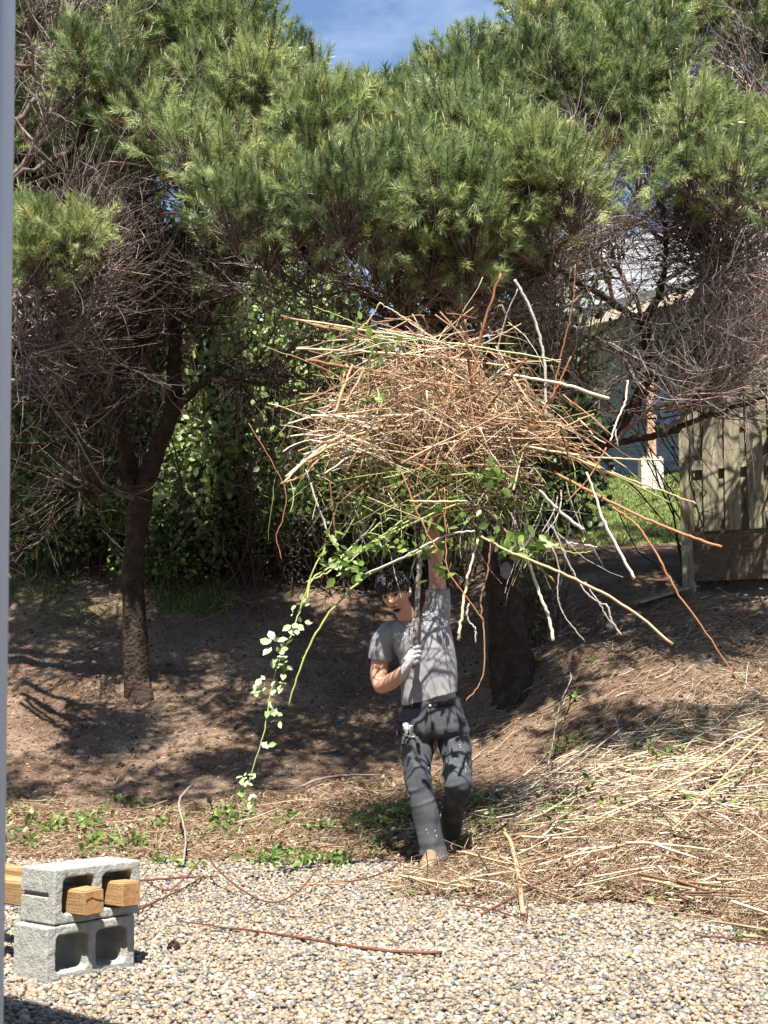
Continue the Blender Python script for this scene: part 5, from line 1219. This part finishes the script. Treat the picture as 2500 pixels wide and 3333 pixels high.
# boots
def boot(heel, toe, up, name='boot'):
    heel, toe = np.array(heel), np.array(toe); f = nrm((toe - heel)[None])[0]; s_ = nrm(np.cross(f, up)[None])[0]; u_ = np.cross(s_, f)
    L = np.linalg.norm(toe - heel); a = Acc()
    prof = [(0, .030, .035, .035), (.12, .037, .055, .05), (.35, .036, .058, .055), (.55, .043, .045, .042), (.78, .048, .036, .034), (.93, .042, .030, .028), (1.0, .025, .018, .02)]
    loft(a, [(heel + f * L * t + u_ * h, s_ * w_, u_ * hh) for t, w_, h, hh in prof])
    loft(a, [(heel + f * L * .16 + u_ * .05, s_ * .040, f * .048), (heel + f * L * .16 + u_ * .11, s_ * .042, f * .05), (heel + f * L * .15 + u_ * .17, s_ * .045, f * .052)])
    loft(a, [(heel + f * L * t + u_ * .008, s_ * w_ * 1.08, u_ * .012) for t, w_ in ((-.02, .022), (.1, .038), (.35, .036), (.6, .046), (.85, .045), (1.02, .022))])
    e = mesh_remesh(np.concatenate(a.v), a.f, .0045, name, 1); co, no = getco(e); co += no * (.0015 * noise(co, 60, 3))[:, None]; finish(e, co, name, M['boot'], man)
hR = Q(1414, 2808, 8.37); hR[2] = max(gz(hR[0], 8.37), 0) + .03; tR = Q(1388, 2815, 8.08); tR[2] = max(float(gz(tR[0], 8.2)), 0) + .03
boot(hR, tR, np.array([0, 0, 1.]))
hL = Q(1458, 2738, 8.68); hL[2] = .17; tL = Q(1462, 2775, 8.50); tL[2] = max(float(gz(tL[0], 8.50)), 0) + .02
boot(hL, tL, np.array([0, .75, .65]))

# gloves: palm, four fingers and a thumb closing round a stem
def glove(wrist, palm_c, knuck, curl, thumb, label_mat, name='glove', pw=.044, cuff=None):
    a = Acc(); wv, pc, kc = map(np.array, (wrist, palm_c, (knuck[0] + knuck[-1]) / 2))
    wd = nrm((knuck[0] - knuck[-1])[None])[0]; ax = nrm((kc - wv)[None])[0]; nn = np.cross(wd, ax)
    loft(a, [(wv, wd * .036, nn * .030), (wv * .65 + pc * .35, wd * .036, nn * .024), (pc, wd * pw, nn * .023), (kc - ax * .006, wd * (pw + .001), nn * .019), (kc + ax * .008, wd * pw * .85, nn * .011)], ex=2.4)
    if cuff is not None: loft(a, [(wv - ax * .028, wd * .037, nn * .034), (wv, wd * .036, nn * .032), (wv + ax * .012, wd * .034, nn * .028)])
    for kpt, cr in zip(knuck, curl):
        pts = [kpt] + list(cr); r = [.0125, .0118, .0112, .0105, .0095, .007][:len(pts)]
        P = resample(np.array(pts), 18); R = interp_r(r, 18); limb_loft(a, [(P[q], R[q]) for q in range(0, 18, 1)], n=14, sub=1, ref=(.1, .3, 1))
    P = resample(np.array(thumb), 14); R = interp_r([.017, .014, .012, .008], 14); limb_loft(a, [(P[q], R[q]) for q in range(14)], n=14, sub=1, ref=(.3, 1, .2))
    e = mesh_remesh(np.concatenate(a.v), a.f, .0026, name, 1); co, no = getco(e); co += no * (.0009 * noise(co, 120, 3) + .0012 * noise(co, 40, 4))[:, None]
    return finish(e, co, name, label_mat, man)
kn_ = [Q(1346, 2112 + q * 15 + (0, -2, -1, 3)[q], 8.135) for q in range(4)]
cu_ = [[Q(1361 + dx, 2106 + q * 15, 8.135), Q(1366 + dx, 2108 + q * 15, 8.165), Q(1357 + dx, 2111 + q * 15, 8.20), Q(1345 + dx, 2113 + q * 15, 8.20)] for q, dx in enumerate((0, 1, 0, -4))]
glove(Q(1314, 2180, 8.18), Q(1330, 2156, 8.145), kn_, cu_, [Q(1322, 2150, 8.165), Q(1330, 2125, 8.17), Q(1343, 2107, 8.18), Q(1354, 2100, 8.195)], M['glove'], cuff=1, pw=.046)
kn_ = [Q(1396 - 0 * q, 1598 + q * 13, 8.245) for q in range(4)]
cu_ = [[Q(1383, 1596 + q * 13, 8.235), Q(1374, 1597 + q * 13, 8.26), Q(1380, 1600 + q * 13, 8.295), Q(1392, 1601 + q * 13, 8.30)] for q in range(4)]
glove(Q(1406, 1660, 8.28), Q(1404, 1630, 8.262), kn_, cu_, [Q(1410, 1630, 8.28), Q(1402, 1605, 8.30), Q(1390, 1592, 8.31), Q(1380, 1588, 8.30)], M['glove'], cuff=1, pw=.042)

# ------------------------------------------------------------------ the bundle of cut brush he lifts
bc = px(1400, 1400, 8.2)
bun = empty('brush_bundle', (bc[0], bc[1], px(1400, 1600, 8.2)[2]), 'great tangled bundle of cut canes and brush held overhead by the man', 'brush bundle')
z5 = lambda x, y: (750 + .9946 * x, 900 + .9946 * y)
def stick(pts, rs, mat, Y0=8.1, dY=.0, name='cane', thorns=8, z=True, var=.6, leaves=None):
    q = []; m = len(pts)
    for i_, p in enumerate(pts):
        u, v = z5(p[0], p[1]) if z else (p[0], p[1]); q.append(px(u, v, Y0 + dY * i_ / max(1, m - 1)))
    K = max(10, m * 6); P = resample(q, K, .0022); R = interp_r(rs, K) * 1.0; a = Acc(); V, Fc = tubes(P[None], R[None], 6); a.add(V, [Fc, tube_caps(1, K, 6)], var)
    if thorns:
        i = rng.integers(1, K - 1, thorns); s = P[i]; e_ = s + nrm(rng.normal(0, 1, (thorns, 3))) * rng.uniform(.008, .02, (thorns, 1))
        V, Fc = tubes(np.stack([s, (s + e_) / 2, e_], 1), np.array([[.0024, .0016, .0004]]), 3); a.add(V, Fc, var)
    a.build(name, M[mat], bun); return P
ST = [
 ([(930, 10), (975, 90), (1010, 190), (1028, 290), (1032, 470)], (.009, .009, .008), 'graystick', 7.95, .1, 1.0),
 ([(885, -10), (840, 120), (805, 270), (780, 480), (760, 600)], (.008, .010, .011), 'redcane', 7.9, .2, .8),
 ([(768, 140), (778, 250), (790, 400), (783, 560)], (.008, .010, .010), 'stalk', 7.85, .2, .22),
 ([(1130, -40), (1118, 110), (1085, 250), (1050, 420)], (.003, .005, .006), 'redcane', 7.95, .2, .9),
 ([(940, 40), (885, 190), (860, 400)], (.004, .005, .006), 'graystick', 8.1, .1, .6),
 ([(175, 135), (400, 168), (660, 212)], (.006, .007, .006), 'stalk', 7.9, .1, .7),
 ([(165, 128), (300, 165), (440, 195), (640, 300)], (.005, .006, .006), 'stalk', 7.85, .1, .3),
 ([(270, 98), (330, 120), (440, 165), (560, 230)], (.003, .003, .004), 'greencane', 7.95, .1, .6),
 ([(215, 237), (400, 243), (640, 262), (900, 292)], (.007, .007, .005), 'stalk', 7.9, .2, .72),
 ([(255, 275), (500, 312), (740, 330)], (.010, .007, .005), 'redcane', 7.85, .2, .75),
 ([(490, 85), (445, 150), (400, 172), (240, 150)], (.003, .0035, .003), 'stalk', 8.0, .0, .7),
 ([(490, 85), (560, 130), (680, 215)], (.003, .004, .004), 'stalk', 8.0, .0, .8),
 ([(480, 195), (700, 215), (1000, 262), (1080, 280)], (.004, .005, .004), 'greencane', 7.8, .2, .8),
 ([(700, 240), (820, 200), (890, 172)], (.005, .004, .003), 'graystick', 8.0, .2, .8),
 ([(900, 320), (1070, 348), (1240, 400)], (.007, .009, .010), 'stalk', 7.9, .0, .85),
 ([(1300, 340), (1292, 410), (1262, 480), (1243, 540)], (.006, .006, .005), 'stalk', 7.9, .0, .98),
 ([(1258, 490), (1268, 555)], (.004, .004), 'graystick', 7.9, .0, .9),
 ([(265, 455), (450, 460), (640, 450)], (.008, .008, .006), 'stalk', 7.8, .2, .97),
 ([(175, 675), (250, 600), (350, 530), (500, 468), (640, 440)], (.007, .008, .007), 'stalk', 7.75, .3, .65),
 ([(180, 655), (270, 580), (380, 510), (540, 440)], (.006, .007, .006), 'stalk', 7.85, .3, .85),
 ([(165, 678), (240, 650), (300, 590), (420, 540)], (.006, .007, .006), 'stalk', 7.8, .3, .4),
 ([(310, 645), (400, 585), (480, 555), (620, 520)], (.006, .006, .005), 'graystick', 7.8, .3, .9),
 ([(250, 600), (340, 550), (470, 500), (600, 480)], (.008, .008, .006), 'stalk', 7.7, .3, .55),
 ([(1190, 450), (1100, 490), (1000, 560)], (.005, .006, .007), 'stalk', 7.9, .1, .5),
 ([(1412, 600), (1200, 592), (950, 555)], (.004, .006, .007), 'stalk', 7.85, .1, .75),
 ([(1525, 745), (1420, 705), (1300, 662), (1100, 585)], (.005, .006, .008), 'stalk', 7.7, .3, .55),
 ([(1440, 740), (1340, 690), (1200, 620), (1080, 560)], (.004, .005, .006), 'greencane', 7.75, .3, .4),
 ([(1608, 885), (1500, 850), (1350, 788), (1200, 715), (1060, 640)], (.0085, .009, .010), 'redcane', 7.6, .4, .98),
 ([(1250, 755), (1300, 790), (1345, 830), (1400, 920), (1460, 1030), (1560, 1170), (1675, 1340)], (.007, .0075, .006, .0035), 'redcane', 7.7, -.1, .95),
 ([(1165, 640), (1195, 720), (1222, 800), (1280, 910), (1323, 990)], (.006, .008, .009), 'stalk', 7.75, .0, 1.0),
 ([(1010, 700), (1090, 780), (1157, 830)], (.008, .010, .011), 'graystick', 7.75, .0, .9),
 ([(1050, 800), (1090, 900), (1130, 980), (1180, 1050), (1235, 1080), (1245, 1120), (1280, 1175)], (.005, .005, .006, .006), 'graystick', 7.8, .0, .7),
 ([(820, 850), (900, 895), (1000, 935), (1150, 1000), (1300, 1085), (1448, 1204)], (.007, .008, .008), 'stalk', 7.6, -.1, .6),
 ([(965, 900), (985, 960), (1010, 1030), (1040, 1110), (1057, 1192)], (.006, .009, .010), 'stalk', 7.7, .0, .92),
 ([(830, 700), (870, 790), (960, 900), (1060, 1000)], (.006, .006, .005), 'stalk', 7.8, -.1, .35),
 ([(850, 850), (843, 960), (820, 1060), (832, 1180), (822, 1320), (770, 1390)], (.004, .005, .004), 'stalk', 7.8, .0, .3),
 ([(810, 860), (775, 990), (758, 1100), (745, 1190)], (.007, .008, .009), 'stalk', 7.75, .0, .8),
 ([(1045, 870), (1075, 950), (1070, 1050), (1100, 1120), (1160, 1195)], (.005, .004, .004), 'graystick', 7.8, .0, .65),
 ([(780, 1070), (775, 1120), (800, 1150), (803, 1200)], (.005, .005, .004), 'graystick', 7.8, .0, .9),
 ([(440, 975), (600, 900), (700, 850), (800, 832)], (.005, .006, .005), 'graystick', 7.6, .0, 1.0),
 ([(190, 1405), (240, 1250), (310, 1120), (400, 1020), (480, 960), (620, 900), (720, 860)], (.004, .0065, .007, .006), 'greencane', 7.6, .2, .5),
 ([(250, 1060), (270, 990), (350, 940), (500, 855), (700, 760), (820, 730)], (.005, .006, .006), 'greencane', 7.65, .2, .55),
 ([(330, 960), (450, 880), (560, 800), (680, 700)], (.005, .006, .006), 'greencane', 7.7, .2, .4),
 ([(250, 1000), (330, 960), (400, 880), (520, 790)], (.004, .005, .005), 'greencane', 7.75, .2, .7),
 ([(360, 960), (480, 860), (600, 790), (720, 720)], (.004, .005, .005), 'greencane', 7.75, .2, .65),
 ([(245, 630), (290, 760), (330, 860), (362, 905)], (.006, .006, .004), 'graystick', 7.9, .0, .9),
 ([(325, 640), (338, 800), (352, 905)], (.003, .004, .004), 'redcane', 7.85, .0, .8),
 ([(60, 480), (120, 580), (180, 700), (170, 800), (150, 850), (170, 930)], (.003, .0035, .003), 'redcane', 8.2, .0, .8),
 ([(585, 735), (680, 737), (775, 736)], (.006, .007, .006), 'stalk', 7.5, .0, .6),
 ([(560, 640), (600, 740), (640, 830), (680, 900)], (.004, .005, .004), 'redcane', 7.5, .0, 1.0),
 ([(970, 268), (900, 350), (810, 480)], (.008, .008, .007), 'redcane', 7.75, .2, .7),
 ([(1115, 262), (1060, 380), (980, 500)], (.005, .006, .007), 'redcane', 7.9, .1, .95),
 ([(700, 690), (705, 850), (712, 960), (780, 1060), (830, 1130)], (.003, .004, .003), 'redcane', 7.6, .0, .95),
 ([(1100, 870), (1200, 885)], (.005, .005), 'graystick', 7.8, .0, 1.0),
 ([(1050, 880), (1130, 905), (1180, 900)], (.003, .003), 'greencane', 7.8, .0, .6),
 ([(1100, 740), (1180, 650), (1230, 560)], (.004, .005, .005), 'redcane', 7.75, .0, .9),
 ([(1160, 1000), (1200, 1060), (1250, 1140)], (.004, .004, .003), 'graystick', 7.8, .0, .8),
 ([(600, 640), (640, 600), (700, 450), (735, 300)], (.006, .007, .006), 'stalk', 7.7, .2, .35),
 ([(360, 440), (440, 300), (370, 350)], (.008, .007, .005), 'stalk', 7.85, .0, .5),
 ([(340, 450), (380, 340), (400, 290)], (.009, .009, .008), 'stalk', 7.9, .0, .6)]
for s_ in ST: stick(s_[0], s_[1], s_[2], s_[3], s_[4], var=s_[5])
# heavy stem held upright by both hands
q = [Q(1347, 2175, 8.172), Q(1351, 2100, 8.168), Q(1355, 2020, 8.16), Q(1361, 1900, 8.17), Q(1373, 1755, 8.22), Q(1381, 1640, 8.26), Q(1384, 1590, 8.265), Q(1386, 1450, 8.24), Q(1392, 1300, 8.2)]
P = resample(q, 60, .0022); R = interp_r([.014, .0165, .016, .015, .014, .013, .012, .010], 60); a = Acc(); V, Fc = tubes(P[None], R[None], 10); a.add(V, [Fc, tube_caps(1, 60, 10)], .35)
a.build('main_stem', M['graystick'], bun)
# the tangle
def tangle(n, cu, cv, su, sv, L, r, vmean, mat_mean, acc, droop=.0, Yc=8.15, sY=.26, flat=.22):
    u = np.clip(rng.normal(0, .5, n), -1.7, 1.7); v = rng.normal(0, .46, n)
    uu = cu + u * su; vv = cv + v * sv * np.maximum(.3, 1 - .45 * np.abs(u)) + droop * u * u
    Yv = Yc + rng.normal(0, sY, n)
    S_ = np.array([px(a_, b_, c_) for a_, b_, c_ in zip(uu, vv, Yv)])
    az = rng.uniform(-1.5, 1.5, n); sl = -u * .35 * np.sign(1) ; 
    D0 = np.stack([np.cos(az), np.sin(az) * .8, rng.normal(0, flat, n)], -1); D0[:, 2] += -np.abs(u) * .42 * np.sign(u) * np.sign(D0[:, 0]) 
    Ln = L * rng.uniform(.35, 1.3, n); D0 = nrm(D0)
    P = walk(S_ - D0 * Ln[:, None] / 2, D0, Ln, 7, .085, -.022)
    R = (r * rng.uniform(.5, 1.5, n))[:, None] * np.linspace(1.1, .6, 7)[None]
    V, Fc = tubes(P, R, 4); acc.add(V, [Fc, tube_caps(n, 7, 4)], np.repeat(np.clip(rng.normal(mat_mean, .24, n), 0, 1), 28)); return P
a = Acc()
P1 = tangle(560, 1430, 1350, 335, 240, .55, .0032, 0, .50, a, Yc=8.35, flat=.45)
tangle(520, 1410, 1400, 260, 220, .34, .0026, 0, .48, a, Yc=8.3, flat=.7)
tangle(80, 1150, 1430, 150, 130, .48, .004, 0, .75, a, flat=.2, Yc=8.15)
tangle(110, 1690, 1430, 220, 130, .6, .0042, 0, .42, a, flat=.16, Yc=8.15)
tangle(55, 1260, 1130, 230, 120, .6, .0032, 0, .6, a, Yc=8.25, flat=.4)
tangle(45, 1560, 1150, 190, 150, .5, .0034, 0, .45, a, flat=.7, Yc=8.25)
tangle(230, 1440, 1570, 260, 110, .34, .0026, 0, .40, a, Yc=8.32, flat=.8)
tangle(110, 1430, 1420, 300, 260, .34, .003, 0, .5, a, Yc=8.2, flat=2.2)
pr = P1[rng.integers(0, 560, 1500), rng.integers(0, 6, 1500)]; Dr = nrm(rng.normal(0, 1, (1500, 3)) + [0, -.2, -.1]); Pt = walk(pr, Dr, rng.uniform(.05, .22, 1500), 5, .15, -.03)
V, Fc = tubes(Pt, np.array([[.0022, .002, .0017, .0013, .0008]]), 3); a.add(V, Fc, np.repeat(np.clip(rng.normal(.5, .22, 1500), 0, 1), 15))
tag(a.build('tangle', M['stalk'], bun), kind='stuff')
# greener lower layer with hanging shoots
a = Acc(); tangle(210, 1450, 1560, 260, 120, .36, .0028, 0, .38, a, flat=.6, Yc=8.3); tangle(40, 1200, 1640, 180, 110, .35, .0026, 0, .5, a, flat=.6, Yc=8.25)
n = 110; S_ = np.array([px(u, v, Y) for u, v, Y in zip(rng.normal(1450, 190, n), rng.uniform(1480, 1660, n), rng.uniform(8.0, 8.7, n))])
P = walk(S_, rng.normal(0, .5, (n, 3)) + [0, 0, -1], rng.uniform(.15, .55, n), 8, .16, -.03); V, Fc = tubes(P, np.linspace(.0032, .0012, 8)[None], 4); a.add(V, Fc, np.repeat(np.clip(rng.normal(.5, .25, n), 0, 1), 32))
PH = P
tag(a.build('green_tangle', M['greencane'], bun), kind='stuff')
a = Acc(); n = 70; S_ = np.array([px(u, v, Y) for u, v, Y in zip(rng.uniform(1080, 1900, n), rng.uniform(1560, 1700, n), rng.uniform(7.9, 8.6, n))])
P = walk(S_, rng.normal(0, .5, (n, 3)) + [.15, 0, -1], rng.uniform(.2, .6, n), 8, .15, -.03); V, Fc = tubes(P, np.linspace(.0042, .0016, 8)[None], 4); a.add(V, Fc, np.repeat(np.clip(rng.normal(.5, .25, n), 0, 1), 32))
tag(a.build('hanging_twigs', M['graystick'], bun), kind='stuff')
# leaves
a = Acc()
k = rng.integers(0, len(PH), 420); p = PH[k, rng.integers(0, 8, 420)] + rng.normal(0, .02, (420, 3)); leafs(a, p, .05, np.clip(rng.normal(.55, .15, 420), .2, .95), .2)
n = 560; p = np.array([px(u, v, Y) for u, v, Y in zip(rng.normal(1470, 180, n), rng.normal(1590, 75, n), rng.normal(8.3, .2, n))]); leafs(a, p, .042, np.clip(rng.normal(.5, .15, n), .15, .95), .2)
for (u, v, m_, s_) in ((1100, 1070, 10, 1), (1180, 1075, 12, 1), (1270, 1130, 8, 1), (1220, 1300, 10, 1), (1240, 1170, 5, 1), (1300, 1560, 10, 1), (1580, 1545, 14, 1.1), (1640, 1560, 8, 1), (1510, 1700, 8, 1.2), (1430, 1700, 5, 1.3), (1600, 1750, 10, 1.2), (1690, 1770, 26, 1.3), (1760, 1770, 14, 1.3), (1415, 1800, 6, 1.2), (1430, 1860, 6, 1.3), (1220, 1780, 26, 1.1), (1130, 1830, 22, 1.1), (1090, 1780, 14, 1.1), (1180, 1860, 12, 1), (1330, 1780, 10, 1)):
    p = px(u, v, 7.65) + rng.normal(0, 1, (m_, 3)) * [.045, .05, .035]; leafs(a, p, .055 * s_, np.clip(rng.normal(.66, .12, m_), .3, .95), .3)
tag(a.build('leaves', M['leaf'], bun), kind='stuff')
# long trailing vine with pale leaves
vine = [(1060, 1780), (1010, 1880), (975, 1990), (950, 2060), (905, 2160), (880, 2260), (862, 2370), (842, 2440), (815, 2530), (790, 2600)]
P = resample([px(u, v, 7.7 - .012 * i_) for i_, (u, v) in enumerate(vine)], 50, .002); av = Acc(); V, Fc = tubes(P[None], np.linspace(.005, .0022, 50)[None], 6); av.add(V, Fc, .6)
av.build('trailing_vine', M['greencane'], bun)
a = Acc()
for (u, v, m_, s_) in ((890, 2095, 7, 1.25), (925, 2110, 5, 1.1), (900, 2150, 6, 1.1), (925, 2175, 6, 1), (838, 2245, 5, 1.1), (870, 2225, 4, .9), (905, 2235, 5, 1), (885, 2320, 8, 1), (905, 2335, 4, .9), (862, 2425, 5, 1), (800, 2535, 7, 1), (790, 2575, 8, 1), (825, 2595, 7, .9), (955, 2045, 6, 1.1), (985, 2035, 5, 1.1), (960, 1985, 4, .8), (990, 1960, 4, .8), (1110, 1850, 4, 1)):
    c = px(u, v, 7.6); th_ = rng.uniform(0, 6.28) + np.arange(m_) * 1.2
    p = c + np.stack([np.cos(th_) * .022, rng.normal(0, .015, m_), np.sin(th_) * .022], -1); leafs(a, p, .046 * s_, np.clip(rng.normal(.65, .2, m_), 0, 1), .5, face=(-.2, -1, .7))
tag(a.build('vine_leaves', M['palleaf'], bun), kind='stuff')
